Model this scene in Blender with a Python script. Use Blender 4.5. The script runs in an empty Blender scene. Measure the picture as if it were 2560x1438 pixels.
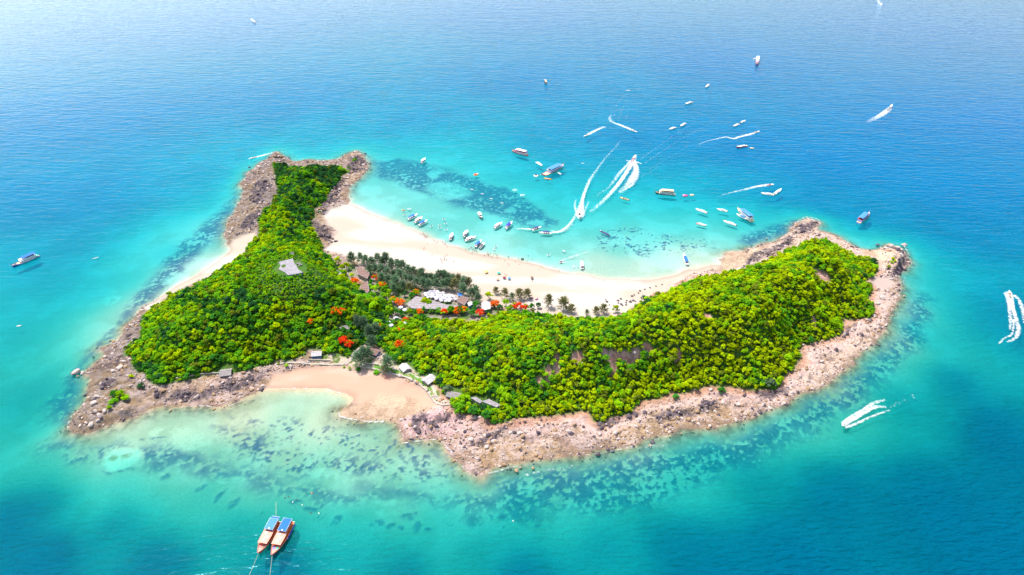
import bpy, math, random
import numpy as np
from mathutils import Vector, Matrix

SC = bpy.context.scene
COL = SC.collection
R = math.radians
rnd = random.Random(11)
rng = np.random.default_rng(5)

# ------------------------------------------------------------------ camera
H, PITCH, FPX = 335.0, R(34.0), 1700.0      # drone height, look-down angle, focal length in photo pixels
cam = bpy.data.cameras.new('camera')
cam.sensor_width = 36.0
cam.lens = 36.0 * FPX / 2560.0
cam.clip_start, cam.clip_end = 1.0, 60000.0
camo = bpy.data.objects.new('camera', cam)
COL.objects.link(camo)
camo.location = (0, 0, H)
camo.rotation_euler = (math.pi / 2 - PITCH, 0, 0)
SC.camera = camo

# ------------------------------------------------------------------ sky, sun, exposure
SUN_EL, SUN_AZ = R(64.0), R(-44.0)          # azimuth measured from +Y towards +X
world = bpy.data.worlds.new('World')
SC.world = world
world.use_nodes = True
wn = world.node_tree.nodes
wl = world.node_tree.links
bg = wn['Background']
sky = wn.new('ShaderNodeTexSky')
sky.sky_type = 'NISHITA'
sky.sun_disc = False
sky.sun_elevation = SUN_EL
sky.sun_rotation = SUN_AZ
sky.air_density = 1.0
sky.dust_density = 3.2
sky.ozone_density = 1.5
wl.new(sky.outputs[0], bg.inputs['Color'])
bg.inputs['Strength'].default_value = 0.15

sun = bpy.data.lights.new('sun', 'SUN')
sun.energy = 3.7
sun.angle = R(0.6)
sun.color = (1.0, 0.955, 0.88)
suno = bpy.data.objects.new('sun', sun)
COL.objects.link(suno)
sd = Vector((math.sin(SUN_AZ) * math.cos(SUN_EL), math.cos(SUN_AZ) * math.cos(SUN_EL), math.sin(SUN_EL)))
suno.rotation_euler = sd.to_track_quat('Z', 'Y').to_euler()
suno.location = sd * 900

SC.view_settings.view_transform = 'Standard'
SC.view_settings.look = 'None'
SC.view_settings.gamma = 1.0
SC.view_settings.use_curve_mapping = False
SC.view_settings.exposure = 0.76
SC.render.engine = 'CYCLES'
SC.cycles.max_bounces = 6
SC.cycles.diffuse_bounces = 2
SC.cycles.glossy_bounces = 2
SC.cycles.transparent_max_bounces = 10
SC.cycles.sample_clamp_indirect = 4.0
SC.cycles.use_denoising = True

# ------------------------------------------------------------------ photo pixel -> point of the place
CP, SP = math.cos(PITCH), math.sin(PITCH)
def at(px, py, z=0.0):
    u, v = (px - 1280.0) / FPX, (py - 719.0) / FPX
    t = (H - z) / (SP + v * CP)
    return Vector((u * t, (CP - v * SP) * t, z))
def at_np(pts):
    a = np.array([(p[0], p[1], p[2] if len(p) > 2 else 0.0) for p in pts], float)
    u, v = (a[:, 0] - 1280.0) / FPX, (a[:, 1] - 719.0) / FPX
    t = (H - a[:, 2]) / (SP + v * CP)
    return np.stack([u * t, (CP - v * SP) * t], 1)
def to_px(x, y, z):
    zz = y * CP + (H - z) * SP
    return 1280.0 + FPX * x / zz, 719.0 - FPX * (y * SP - (H - z) * CP) / zz

# ------------------------------------------------------------------ numpy noise and polygons
_tab = rng.random((256, 256))
def vnoise(x, y):
    xi, yi = np.floor(x).astype(int), np.floor(y).astype(int)
    fx, fy = x - xi, y - yi
    fx, fy = fx * fx * (3 - 2 * fx), fy * fy * (3 - 2 * fy)
    a, b = _tab[xi & 255, yi & 255], _tab[(xi + 1) & 255, yi & 255]
    c, d = _tab[xi & 255, (yi + 1) & 255], _tab[(xi + 1) & 255, (yi + 1) & 255]
    return (a + (b - a) * fx) * (1 - fy) + (c + (d - c) * fx) * fy
def fbm(x, y, wl, octs=4, gain=0.5, off=0.0):
    s, n, a = 0.0, 0.0, 1.0
    for k in range(octs):
        f = 2.0 ** k / wl
        ca, sa = math.cos(k * 1.1 + 0.4), math.sin(k * 1.1 + 0.4)
        s = s + a * vnoise((x * ca - y * sa) * f + off + 17.3 * k, (x * sa + y * ca) * f + off * 1.7 + 5.1 * k)
        n += a
        a *= gain
    return s / n
def signed_dist(P, poly):
    """positive inside"""
    n = len(poly)
    d2 = np.full(len(P), 1e18)
    ins = np.zeros(len(P), bool)
    x, y = P[:, 0], P[:, 1]
    for i in range(n):
        x1, y1 = poly[i]
        x2, y2 = poly[(i + 1) % n]
        ex, ey = x2 - x1, y2 - y1
        t = np.clip(((x - x1) * ex + (y - y1) * ey) / (ex * ex + ey * ey + 1e-9), 0, 1)
        dx, dy = x - x1 - t * ex, y - y1 - t * ey
        np.minimum(d2, dx * dx + dy * dy, out=d2)
        c = (y1 > y) != (y2 > y)
        with np.errstate(divide='ignore', invalid='ignore'):
            xs = x1 + (y - y1) * ex / (ey if ey != 0 else 1e-9)
        ins ^= c & (x < xs)
    d = np.sqrt(d2)
    return np.where(ins, d, -d)
def sstep(a, b, x):
    t = np.clip((x - a) / (b - a), 0, 1)
    return t * t * (3 - 2 * t)

# ------------------------------------------------------------------ outlines of the island (photo pixels, optional height)
COAST = [(175,1085),(170,1068),(180,1040),(210,1002),(237,942),(215,932),(242,915),(257,892),(250,870),(292,847),(317,815),
 (340,787),(360,767),(402,742),(455,708),(500,685),(545,655),(570,625),(566,600),(562,580),(567,560),(595,515),(608,480),
 (605,458),(622,432),(642,412),(657,402),(680,386),(695,379),(708,390),(725,402),(745,403),(772,398),(810,402),(837,400),
 (860,387),(890,377),(910,390),(921,405),(917,427),(895,445),(877,462),(870,490),(873,508),(885,511),(910,526),(960,547),
 (1010,568),(1050,582),(1087,598),(1125,611),(1162,625),(1212,637),(1262,646),(1312,657),(1342,662),(1380,675),(1417,682),
 (1467,688),(1505,694),(1555,699),(1600,700),(1640,694),(1690,686),(1730,676),(1765,668),(1805,660),(1805,645),(1817,634),
 (1875,621),(1925,605),(1968,585),(1990,560),(2020,546),(2046,555),(2040,575),(2090,590),(2125,606),(2145,619),(2185,628),
 (2207,622),(2222,612),(2250,617),(2262,636),(2276,652),(2266,675),(2249,690),(2252,708),(2244,727),(2248,745),(2236,772),
 (2216,812),(2185,862),(2137,892),(2110,922),(2070,955),(2022,980),(1972,1002),(1900,1032),(1820,1058),(1790,1064),
 (1702,1078),(1615,1104),(1527,1126),(1440,1138),(1352,1150),(1290,1162),(1240,1174),(1205,1188),(1190,1187),(1170,1180),
 (1155,1160),(1132,1135),(1112,1107),(1090,1098),(1040,1100),(1002,1107),(997,1077),(990,1056),(965,1052),(927,1052),
 (890,1047),(852,1040),(852,1027),(880,1010),(880,992),(855,980),(815,972),(765,970),(702,970),(665,975),(657,978),
 (607,997),(565,1015),(495,1012),(395,1022),(360,1028),(345,1041),(280,1061),(235,1077),(195,1089)]
FOREST = [(317,867,4),(315,890,3),(327,915,3),(350,935,3),(367,940,3),(380,965,3),(412,966,2.5),(445,955,2.5),(495,947,2.5),
 (550,940,2.5),(587,937,2.5),(632,925,2.5),(695,905,2.5),(730,902,2.5),(770,894,2.5),(776,872,4),(806,872,4),(812,897,2.5),(855,904,2.5),(870,890,3),
 (885,875,3.5),(900,862,4),(925,858,4),(945,868,4),(962,890,3.5),(982,905,3),(1000,912,3),(1015,925,3),(1035,938,3),(1065,953,3),(1098,966,3),(1120,985,3),
 (1140,1003,2.5),(1130,1015,2.5),(1131,1035,3),(1165,1040,3),(1202,1045,3),(1240,1056,3),(1252,1057,3),(1340,1050,3),(1370,1045,3),
 (1415,1032,3.5),(1475,1032,3.5),(1484,1052,3),(1510,1052,3),(1522,1042,3),(1572,1032,3),(1577,1018,3.5),(1597,1005,3.5),(1682,982,3.5),
 (1730,977,3.5),(1790,967,3.5),(1820,970,3),(1852,970,3),(1890,972,3),(1935,972,3),(1955,952,3),(1977,925,3.5),(2010,892,4),
 (2012,867,4),(2040,860,4),(2070,850,4),(2102,837,4),(2110,822,4),(2112,794,5),(2135,790,5),(2170,787,5),(2186,771,5),
 (2172,740,5),(2180,717,5),(2172,700,6),(2186,685,6),(2200,670,6),(2194,655,6),(2170,642,6),(2148,628,8),(2132,612,10),
 (2110,604,11),(2080,588,12),(2052,579,12),(2010,590,10),(1992,607,8),(1972,620,6),(1925,647,6),(1885,665,6),(1870,687,6),
 (1835,690,8),(1790,680,9),(1760,678,9),(1712,697,8),(1675,722,8),(1612,742,7),(1600,755,7),(1562,780,7),(1525,796,8),(1465,792,8),
 (1412,784,8),(1350,772,8),(1290,772,8),(1232,776,8),(1200,788,8),(1170,792,8),(1120,790,8),(1085,790,8),(1045,785,7),(1010,792,6),
 (985,800,6),(968,790,6),(985,772,6),(985,752,6),(960,742,7),(920,727,8),(897,705,8),(872,690,8),(848,662,8),(836,640,8),
 (812,622,8),(797,588,8),(786,562,7),(772,542,7),(785,536,7),(781,517,7),(800,508,7),(810,495,7),(835,460,7),(845,445,7),
 (860,426,7),(872,421,7),(857,411,8),(822,410,8),(795,406,8),(750,411,8),(727,410,8),(712,403,8),(684,400,7),(678,416,6),
 (690,440,6),(692,456,6),(687,480,6),(677,510,6),(657,522,6),(649,550,6),(649,580,6),(632,597,6),(609,625,6),(582,637,6),
 (557,660,6),(519,687,6),(489,707,6),(454,722,6),(414,730,6),(402,748,6),(362,771,6),(349,795,5),(347,820,5),(344,845,5)]
NBEACH = [(868,508),(830,520),(800,545),(835,575),(832,605),(815,628),(850,640),(890,655),(960,700),(1100,735),(1200,760),(1290,790),(1420,800),
 (1520,805),(1590,770),(1660,722),(1720,690),(1810,662),(1790,640),(1600,660),(1300,620),(1000,530),(880,490)]
SBEACH = [(650,985),(690,935),(740,920),(850,915),(940,925),(1000,945),(1060,980),(1090,1010),(1100,1030),(1040,1045),(980,1038),(900,1020),(880,1000),(700,985)]
SFLAT = [(880,1015),(960,985),(1040,1000),(1080,1040),(1000,1050),(960,1060),(850,1050),(840,1030)]
WSAND = [(380,780),(360,768),(455,690),(545,630),(580,600),(640,580),(650,605),(560,670),(480,712),(400,752)]
ESAND = [(2185,690),(2230,690),(2235,705),(2210,722),(2180,715)]
EFLAT = [(1800,650),(1820,632),(1880,620),(1930,612),(1900,640),(1860,665),(1850,690),(1790,690)]
EBAY = [(2145,622),(2190,632),(2210,650),(2205,668),(2160,640)]
RESORT = [(830,660),(880,655),(960,695),(1100,735),(1250,770),(1250,800),(1100,805),(980,815),(950,800),(960,760),(880,715)]
CLEAR = [(905,905,1),(985,905,1),(1060,945,1),(1110,990,1),(1100,1000,1),(1050,962,1),(1000,930,1),(940,925,1),(870,915,1),(800,908,1),(790,890,1),(850,895,1)]
# dark wet rock (purple black in the photo), photo pixels
DARK = [
 [(640,455),(672,452),(680,478),(660,490),(650,510),(632,505),(628,480)],
 [(615,545),(640,530),(655,535),(645,560),(630,575),(605,575)],
 [(590,590),(612,580),(605,600),(590,612)],
 [(868,395),(900,385),(918,400),(912,420),(890,432),(868,436)],
 [(830,440),(862,446),(850,480),(845,500),(815,520),(800,515),(822,480)],
 [(800,522),(840,524),(828,536),(800,540)],
 [(785,555),(810,570),(832,595),(828,608),(805,600),(790,580)],
 [(1990,565),(2030,550),(2042,560),(2010,580),(1985,590)],
 [(1880,632),(1930,618),(1975,590),(1985,600),(1940,640),(1890,655),(1862,685),(1855,672)],
 [(1030,1030),(1055,1022),(1062,1050),(1045,1080),(1030,1075)],
 [(1065,1058),(1110,1050),(1135,1042),(1120,1062),(1070,1075)],
 [(1205,1095),(1250,1075),(1275,1065),(1270,1085),(1225,1110),(1205,1118)],
 [(1490,1052),(1540,1045),(1570,1030),(1600,1038),(1560,1055),(1520,1070),(1495,1078)],
 [(1640,1040),(1720,1015),(1800,1000),(1790,1020),(1700,1045),(1640,1055)],
 [(1880,978),(1940,975),(1965,965),(1960,985),(1900,1000)],
 [(2245,640),(2272,655),(2262,680),(2238,690),(2210,700),(2240,672)],
 [(2205,625),(2215,615),(2255,622),(2262,640),(2212,632)],
 [(380,985),(440,975),(520,975),(560,965),(580,975),(520,995),(400,1005)],
 [(560,960),(640,935),(680,920),(660,945),(600,975),(560,985)],
 [(240,960),(290,950),(300,970),(260,990)],
 [(300,1030),(350,1015),(345,1035),(300,1045)],
 [(2120,815),(2140,805),(2135,830),(2120,828)],
]
# pink bare earth showing through the forest on the right-hand hill: centre px, py, half width, half height (px)
GULLY = [(1372,935,7,18),(1392,915,7,24),(1350,955,10,9),(1530,915,13,24),(1508,888,9,9),(1545,890,9,7),(1568,902,18,11),(1592,893,14,9),
 (1618,878,16,8),(1440,888,8,8),(1452,892,9,8),(1696,892,7,12),(2052,690,20,11),(2100,628,6,6),(1765,788,10,7),(2032,800,5,9)]
BANK = [(1380,1038),(1475,1038),(1482,1055),(1372,1052)]
GREENPATCH = [(2240,640),(2248,660),(2232,672),(2215,670),(2228,655),(2230,640)]

Pc = at_np([(p[0], p[1], 0.0) for p in COAST])
Pf = at_np(FOREST)
def zpoly(l, z=1.2): return at_np([(p[0], p[1], z) for p in l])

# ------------------------------------------------------------------ hills: photo pixel of the top, height, radius (m)
HILLS = [(715,662,36,75,75),(600,730,24,70,60),(500,800,20,70,60),(420,840,14,60,50),(740,560,22,45,45),(740,480,19,45,45),(760,430,15,40,35),(830,770,16,60,50),
 (640,830,14,80,50),
 (1150,880,14,60,45),(1280,870,20,70,45),(1420,860,26,70,45),(1560,830,31,70,50),(1700,770,35,70,60),(1830,740,36,70,60),(1950,690,36,65,60),
 (2040,640,31,45,50),(1950,790,26,60,50),(2100,690,22,40,45),(2080,760,16,40,40)]
KNOB = (2232,652,9,20)

def hills_at(x, y):
    s = np.zeros_like(x)
    w = np.zeros_like(x)
    for px, py, z, rx, ry in HILLS:
        c = at(px, py, z + 4)
        g = np.exp(-(((x - c.x) / rx) ** 2 + ((y - c.y) / ry) ** 2))
        s += (z * g) ** 4
    return s ** 0.25

# ------------------------------------------------------------------ depth of the sea (photo pixel, metres)
DEPTH = [(300,1060,.6),(450,1080,1.1),(600,1050,.7),(330,1100,1.2),(800,1060,.8),(700,1120,1.4),(900,1120,1.4),(1050,1150,1.4),(500,1170,2.0),
 (250,1150,2.3),(150,1100,3),(100,1150,5),(300,1220,4.2),(500,1250,4),(750,1220,2.4),(900,1190,1.6),(1000,1250,2.6),(1200,1230,2.4),(640,1200,2.2),(380,1180,2.6),
 (700,1310,5.2),(900,1330,5),(1100,1320,4.8),(1300,1300,5.4),(1200,1390,6.6),(900,1400,6.6),(600,1330,7.5),(300,1300,9),(100,1250,10),(100,1400,13),
 (400,1400,11),(700,1430,11),(1000,1436,10),(1300,1436,12),(1400,1200,2.2),(1450,1260,4),(1600,1150,2.2),(1700,1200,5),(1500,1350,8),(1700,1350,10),
 (1900,1200,8),(1850,1100,3),(2000,1050,3.5),(2100,960,2.4),(2200,900,3.5),(2250,850,2),(2290,760,1.7),(2330,850,6),(2330,720,5),(2250,1000,7),
 (2400,950,9),(2450,800,9.5),(2100,1250,11),(2400,1300,13.5),(2000,1400,14),(2550,1100,13.5),(2540,800,14),(2540,1400,17),(1800,1436,13),
 (2300,650,7),(2400,600,12),(2500,500,15),(2180,600,3),(2200,560,9),(2320,500,14),(2550,300,20),(2300,300,20),
 (480,700,.9),(500,670,.7),(440,715,1.0),(400,705,2.2),(330,775,1.5),(280,815,2),(250,845,1.6),(200,880,4),(130,950,6.5),(150,1020,3.5),(100,1050,6.5),
 (50,1000,9.5),(300,700,5.5),(400,630,4.5),(480,600,3),(540,560,2),(560,500,4.5),(500,480,8),(400,500,10),(200,600,11),(100,700,12),(50,850,11),
 (250,500,13),(600,420,5),(560,400,9),(700,360,7),(300,300,16),(100,300,15),(20,500,13),(20,1300,12),(200,730,8),
 (930,470,1.1),(950,520,.7),(1000,480,1.8),(1000,430,2.6),(950,400,3.2),(1100,520,1.6),(1100,450,2.8),(1200,540,1.8),(1250,590,1.1),(1200,480,2.8),
 (1300,530,2.8),(1350,560,2.8),(1400,610,1.6),(1350,500,5),(1300,440,7),(1150,400,6.5),(1000,370,7.5),(900,350,10),(1400,470,6.2),(1500,500,4.6),
 (1500,560,3),(1550,620,1.9),(1600,600,2.1),(1650,560,3),(1650,520,4.6),(1600,450,8),(1700,500,6.5),(1750,560,3),(1800,600,1.5),(1700,640,.8),
 (1750,655,.5),(1500,660,.7),(1600,670,.6),(1850,560,5),(1850,600,2),(1930,560,5),(1900,590,2.4),(1800,480,11),(1950,500,10),(2050,500,13),(1500,400,11),(1400,400,9.5),
 (1300,350,12),(1600,350,17),(1800,350,20),(2100,400,20),(1000,300,15),(700,250,17),(1300,200,20),(1800,150,24),(600,50,22),(2300,60,26),(100,60,22),(1280,20,26)]
# dark reef / weed beds: density, outline (px)
REEF = [
 (1.0,[(935,400),(1000,392),(1100,415),(1200,446),(1290,480),(1340,512),(1394,548),(1385,568),(1330,572),(1285,548),(1200,528),(1130,512),(1060,482),(990,458),(940,442)]),
 (.55,[(1080,425),(1180,450),(1230,480),(1240,515),(1180,520),(1110,480)]),
 (.22,[(1470,585),(1560,560),(1650,580),(1760,600),(1800,620),(1700,640),(1600,645),(1500,630)]),
 (.95,[(1845,600),(1880,575),(1950,552),(1995,545),(1985,575),(1930,596),(1870,618)]),
 (.72,[(110,1098),(190,1120),(330,1112),(420,1122),(520,1148),(640,1180),(760,1205),(860,1222),(980,1232),(1120,1245),(1260,1225),(1270,1282),(1150,1275),(1010,1248),(860,1250),(760,1242),(640,1215),(520,1192),(420,1170),(300,1165),(180,1150),(110,1120)]),
 (.98,[(365,1122),(440,1130),(520,1155),(620,1185),(720,1210),(760,1225),(700,1232),(600,1208),(520,1180),(430,1160),(370,1145)]),
 (1.0,[(890,1215),(960,1212),(1060,1235),(1110,1250),(1050,1262),(960,1240)]),
 (.48,[(530,1068),(650,1085),(720,1118),(900,1140),(1050,1150),(1150,1195),(1080,1215),(900,1190),(760,1190),(640,1170),(560,1120)]),
 (.27,[(560,1040),(900,1070),(1120,1130),(1180,1190),(1000,1160),(700,1110)]),
 (.80,[(1215,1205),(1450,1168),(1600,1135),(1800,1098),(1950,1050),(2080,975),(2200,885),(2262,805),(2300,725),(2335,735),(2320,840),(2225,945),(2100,1045),(1900,1145),(1700,1222),(1600,1262),(1400,1288),(1250,1290)]),
 (.90,[(120,990),(200,910),(300,790),(380,690),(450,605),(540,532),(592,480),(575,540),(515,630),(435,705),(350,770),(290,825),(215,915),(160,1060),(110,1060)]),
]
BLOBS = [(505,1222,10,12,.4),(553,1240,9,16,.5),(586,1254,9,14,.5),(645,1281,9,9,.4),(742,1258,20,6,.3),(775,1270,18,7,.5),(800,1288,12,8,.5),(840,1303,12,14,.5),
 (940,1305,16,12,.5),(970,1312,14,10,.4),(1000,1318,12,6,0),(1045,1315,12,18,0),(1075,1322,10,6,0),(1185,1295,30,20,0),(1255,1292,14,9,0),(1230,1290,16,9,0),(1290,1280,12,10,0),
 (1330,1290,22,6,0),(1405,1262,26,20,0),(1490,1258,14,13,0),(1560,1240,16,12,0),(1620,1245,20,16,0),(1255,1318,8,12,.4),(415,1192,13,10,0),(800,1262,6,8,.3),(1345,1308,10,5,0),
 (1025,1290,30,10,0),(1120,1305,12,6,0),(300,1178,40,5,.1),(380,1100,40,3,.1)]
BRIGHT = [(305,1147,30,22),(425,1172,30,14),(560,1200,30,10),(830,1185,60,16),(430,1085,70,20),(480,1110,60,22),(1100,468,40,14),(1130,480,50,22),(1345,557,24,9),(1280,524,16,10),(1090,432,20,16),(440,700,40,18),(270,745,30,14),
 (1255,1170,25,6),(960,1255,40,10),(960,1275,30,8)]
# ------------------------------------------------------------------ the height field
def axis(a, b, step, far, growth=1.22):
    core = list(np.arange(a, b + step * .5, step))
    lo, hi, s = [], [], step
    x = a
    while x > -far:
        s *= growth; x -= s; lo.append(x)
    x, s = core[-1], step
    while x < far:
        s *= growth; x += s; hi.append(x)
    return np.array(lo[::-1] + core + hi)
GX0, GX1, GY0, GY1 = -400.0, 440.0, 235.0, 880.0
ax, ay = axis(GX0, GX1, 1.0, 14000), axis(GY0, GY1, 1.0, 20000)
ay = ay[ay > -3000]
NX, NY = len(ax), len(ay)
gx, gy = np.meshgrid(ax, ay)
X, Y = gx.ravel(), gy.ravel()
P = np.stack([X, Y], 1)
wx = (fbm(X, Y, 14, 3) - .5) * 9
wy = (fbm(X, Y, 14, 3, off=40) - .5) * 9
PW = np.stack([X + wx, Y + wy], 1)
near = (X > GX0 - 60) & (X < GX1 + 60) & (Y > GY0 - 60) & (Y < GY1 + 60)
def field(poly, pts=PW):
    out = np.full(len(X), -400.0)
    out[near] = signed_dist(pts[near], poly)
    return out
coast = field(Pc)
coast_smooth = field(Pc, P)
forest = field(Pf)
nb, sb = field(zpoly(NBEACH)), field(zpoly(SBEACH))
sflat, wsand, esand, eflat, ebay = field(zpoly(SFLAT)), field(zpoly(WSAND)), field(zpoly(ESAND)), field(zpoly(EFLAT)), field(zpoly(EBAY))
resort, clear = field(zpoly(RESORT, 3)), field(zpoly(CLEAR))
m_nb, m_sb = sstep(-3, 4, nb), sstep(-3, 4, sb)
m_ws, m_es = sstep(-3, 4, wsand), sstep(-2, 3, esand)
m_res, m_clr = sstep(-2, 3, resort), sstep(-1.5, 1.5, clear)
m_for = sstep(-2.0, 2.0, forest)
m_flat = np.maximum(sstep(-3, 4, sflat), np.maximum(sstep(-3, 4, eflat), sstep(-3, 3, ebay)))
dark = np.zeros(len(X))
for d in DARK:
    pw = np.stack([X + wx * .8 + (fbm(X, Y, 5, 2, off=9) - .5) * 6, Y + wy * .8], 1)
    out = np.full(len(X), -400.0); out[near] = signed_dist(pw[near], zpoly(d, 1.5))
    dark = np.maximum(dark, sstep(-2.0, 2.0, out))
dark *= sstep(.30, .52, fbm(X, Y, 4, 3, off=77)) * .6 + .4
gul = np.zeros(len(X))
# land
c0 = np.clip(coast, 0, None)
sand = np.clip(np.maximum.reduce([m_nb, m_sb, m_ws, m_es]), 0, 1)
rock = np.clip(1 - sand, 0, 1) * (1 - m_for) * (1 - m_res) * (1 - m_clr)
zsand = .045 * np.minimum(c0, 70) + .02
zrock = np.minimum(.10 * c0, 3.2) + .05
hill = hills_at(X, Y) * sstep(-2, 42, np.clip(forest, -2, None)) * (1 - m_res)
rough = fbm(X, Y, 9, 4, .6, off=3)
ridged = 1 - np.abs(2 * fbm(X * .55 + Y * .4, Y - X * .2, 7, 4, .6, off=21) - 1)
fine = 1 - np.abs(2 * fbm(X * .8 - Y * .5, Y + X * .25, 3.6, 2, .5, off=23) - 1)
relief = ((rough - .5) * 2.6 + (ridged - .75) * 3.2 + (fine - .7) * 1.5) * (1 + .9 * dark)
k = at(*KNOB[:2], 4)
knob = KNOB[2] * np.exp(-((X - k.x) / 15) ** 2 - ((Y - k.y) / 24) ** 2)
wtip = at(250, 1000, 2)
tipk = 4 * np.exp(-((X - wtip.x) / 30) ** 2 - ((Y - wtip.y) / 35) ** 2)
n_tip = at(697, 383, 3)
ntk = 7 * np.exp(-((X - n_tip.x) / 9) ** 2 - ((Y - n_tip.y) / 14) ** 2)
pinkr = at(1085, 1035, 3)
pk = 4.5 * np.exp(-((X - pinkr.x) / 22) ** 2 - ((Y - pinkr.y) / 14) ** 2)
land = zsand * sand + zrock * (1 - sand)
land = np.minimum(land, 3.4)
land += rock * (1 - .75 * m_flat) * relief * sstep(0, 9, c0) * .8
land += (knob + tipk + ntk + pk) * sstep(0, 8, c0)
land += hill + m_for * (fbm(X, Y, 24, 3, off=8) - .5) * 5 * sstep(4, 25, forest)
land = np.where(coast > 0, np.maximum(land, .02), land)
# sea bed
dp = at_np([(p[0], p[1], 0) for p in DEPTH])
dv = np.log(np.array([p[2] for p in DEPTH]))
fx_, fy_ = np.meshgrid(np.concatenate([[-9000, -3000, -1200], np.arange(-700, 901, 5.0), [1500, 4000, 9000]]),
                       np.concatenate([[-3000, -500], np.arange(150, 1801, 5.0), [3000, 8000, 21000]]))
num, den = np.zeros(fx_.shape), np.zeros(fx_.shape)
for (px_, py_), v_ in zip(dp, dv):
    sc_ = 1.0 / (1 + max(py_ - 500, 0) / 400)
    w_ = 1.0 / (((fx_ - px_) ** 2 + (fy_ - py_) ** 2) + 320 + 9 * np.clip(fy_ - 560, 0, 900) ** 1.25 + 40 * np.clip(np.abs(fx_) - 330, 0, 300)) ** 1.7
    num += w_ * v_; den += w_
dgrid = num / den
_fx, _fy = fx_[0], fy_[:, 0]
def grid_sample(xs, ys, g, x, y):
    i = np.clip(np.searchsorted(xs, x) - 1, 0, len(xs) - 2)
    j = np.clip(np.searchsorted(ys, y) - 1, 0, len(ys) - 2)
    u = np.clip((x - xs[i]) / (xs[i + 1] - xs[i]), 0, 1)
    v = np.clip((y - ys[j]) / (ys[j + 1] - ys[j]), 0, 1)
    return (g[j, i] * (1 - u) + g[j, i + 1] * u) * (1 - v) + (g[j + 1, i] * (1 - u) + g[j + 1, i + 1] * u) * v
def sea_depth(x, y, cd):
    d = np.exp(grid_sample(_fx, _fy, dgrid, x, y))
    d = d * (1 + (fbm(x, y, 60, 3, off=60) - .5) * .16)
    return d * (1 - np.exp(-cd / (4.0 + 1.3 * d)))
cd = np.clip(-coast, 0, None)
depth = sea_depth(X + wx * .6, Y + wy * .6, cd)
# weed and coral on the bed
reef = np.zeros(len(X))
nz = fbm(X, Y, 11, 5, .62, off=13)
nz2 = fbm(X, Y, 2.5, 2, .7, off=31)
nzz = .36 * nz + .64 * nz2
for dens, pl in REEF:
    pw = np.stack([X + wx * 1.6, Y + wy * 1.6], 1)
    out = np.full(len(X), -400.0); out[near] = signed_dist(pw[near], at_np([(p[0], p[1], -1.5) for p in pl]))
    m = sstep(-7, 9, out)
    lo = .655 - dens * .31
    reef = np.maximum(reef, m * sstep(lo - .01, lo + .10, nzz))
bright = np.zeros(len(X))
for px_, py_, a_, b_ in BRIGHT:
    c = at(px_, py_, -1.5); e = at(px_ + a_, py_, -1.5); f = at(px_, py_ - b_, -1.5)
    q = ((X + wx * 1.2 - c.x) / (e.x - c.x)) ** 2 + ((Y + wy * 1.2 - c.y) / (f.y - c.y)) ** 2
    bright = np.maximum(bright, (1 - sstep(.3, 1.3, q)) * sstep(.25, .55, .5 + (.62 - nzz)))
reef *= 1 - bright * .8
for px_, py_, a_, b_, sh in BLOBS:
    c = at(px_, py_, -3); e = at(px_ + a_, py_, -3); f = at(px_, py_ - b_, -3)
    ry_ = f.y - c.y
    xx = X + wx * .7 - c.x; yy = Y + wy * .7 - c.y
    q = ((xx - sh * yy) / (e.x - c.x)) ** 2 + (yy / ry_) ** 2
    reef = np.maximum(reef, (1 - sstep(.2, 1.4, q)) * sstep(.34, .58, nzz) * .85)
reef *= (coast < 0)
bed = -depth + reef * np.minimum(.5, depth * .25)
nearsh = sstep(17, 1, cd) * (coast < 0)
Z = np.where(coast > 0, land, np.minimum(bed, -.03))
# holes / flat pads
def pad_flatten(px, py, z, r, soft=5):
    global Z
    c = at(px, py, z)
    d = np.hypot(X - c.x, Y - c.y)
    w = sstep(r + soft, r, d)
    i = np.argmin(d)
    lvl = Z[i]
    Z = Z * (1 - w) + lvl * w

ZG = Z.reshape(NY, NX)
def ground(x, y):
    return float(grid_sample(ax, ay, ZG, np.array([x]), np.array([y]))[0])
def ground_np(x, y):
    return grid_sample(ax, ay, ZG, x, y)
def land_at(px, py, extra=0.0):
    """the point of the ground seen at a photo pixel"""
    z = 2.0
    for _ in range(25):
        p = at(px, py, z)
        z = .5 * z + .5 * (ground(p.x, p.y) + extra)
    p = at(px, py, z)
    return Vector((p.x, p.y, ground(p.x, p.y)))
for px_, py_, a_, b_ in GULLY:
    c = land_at(px_, py_)
    zz = (c.y * CP + (H - c.z) * SP)
    rx_, ry_ = a_ * zz / FPX + .6, b_ * zz / FPX * 1.15 + 1.0
    q = ((X + wx * .5 - c.x) / rx_) ** 2 + ((Y + wy * .5 - c.y) / ry_) ** 2
    gul = np.maximum(gul, 1 - sstep(.55, 1.15, q))
Z = Z - gul * (fbm(X, Y, 5, 3, off=51)) * 1.6
ZG = Z.reshape(NY, NX)

# ------------------------------------------------------------------ ground colours (the ground's own materials; rock cracks include painted shade)
def C(*c): return np.array(c, float)
def mixc(a, b, m): return a + (b - a) * m[:, None]
n1, n2, n3 = fbm(X, Y, 22, 4, off=101), fbm(X, Y, 6, 4, .6, off=131), fbm(X, Y, 2.6, 2, off=151)
colr = np.tile(C(.235, .155, .125), (len(X), 1))
colr = mixc(colr, C(.33, .245, .215), sstep(.40, .66, n1))
colr = mixc(colr, C(.22, .145, .095), sstep(.50, .70, n2) * .8)
colr = mixc(colr, C(.31, .205, .095), sstep(.42, .62, fbm(X, Y, 30, 3, off=171)) * .6)
east = sstep(at(1750, 1000).x, at(2000, 900).x, X)
colr = mixc(colr, C(.48, .355, .285), east * .7)
colr = mixc(colr, C(.12, .085, .075), sstep(.58, .68, n3) * .6)  # dark cracks and creases, small rock shadows painted into the colour too
colr = mixc(colr, C(.10, .075, .07), sstep(.62, .40, ridged) * .55)
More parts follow.
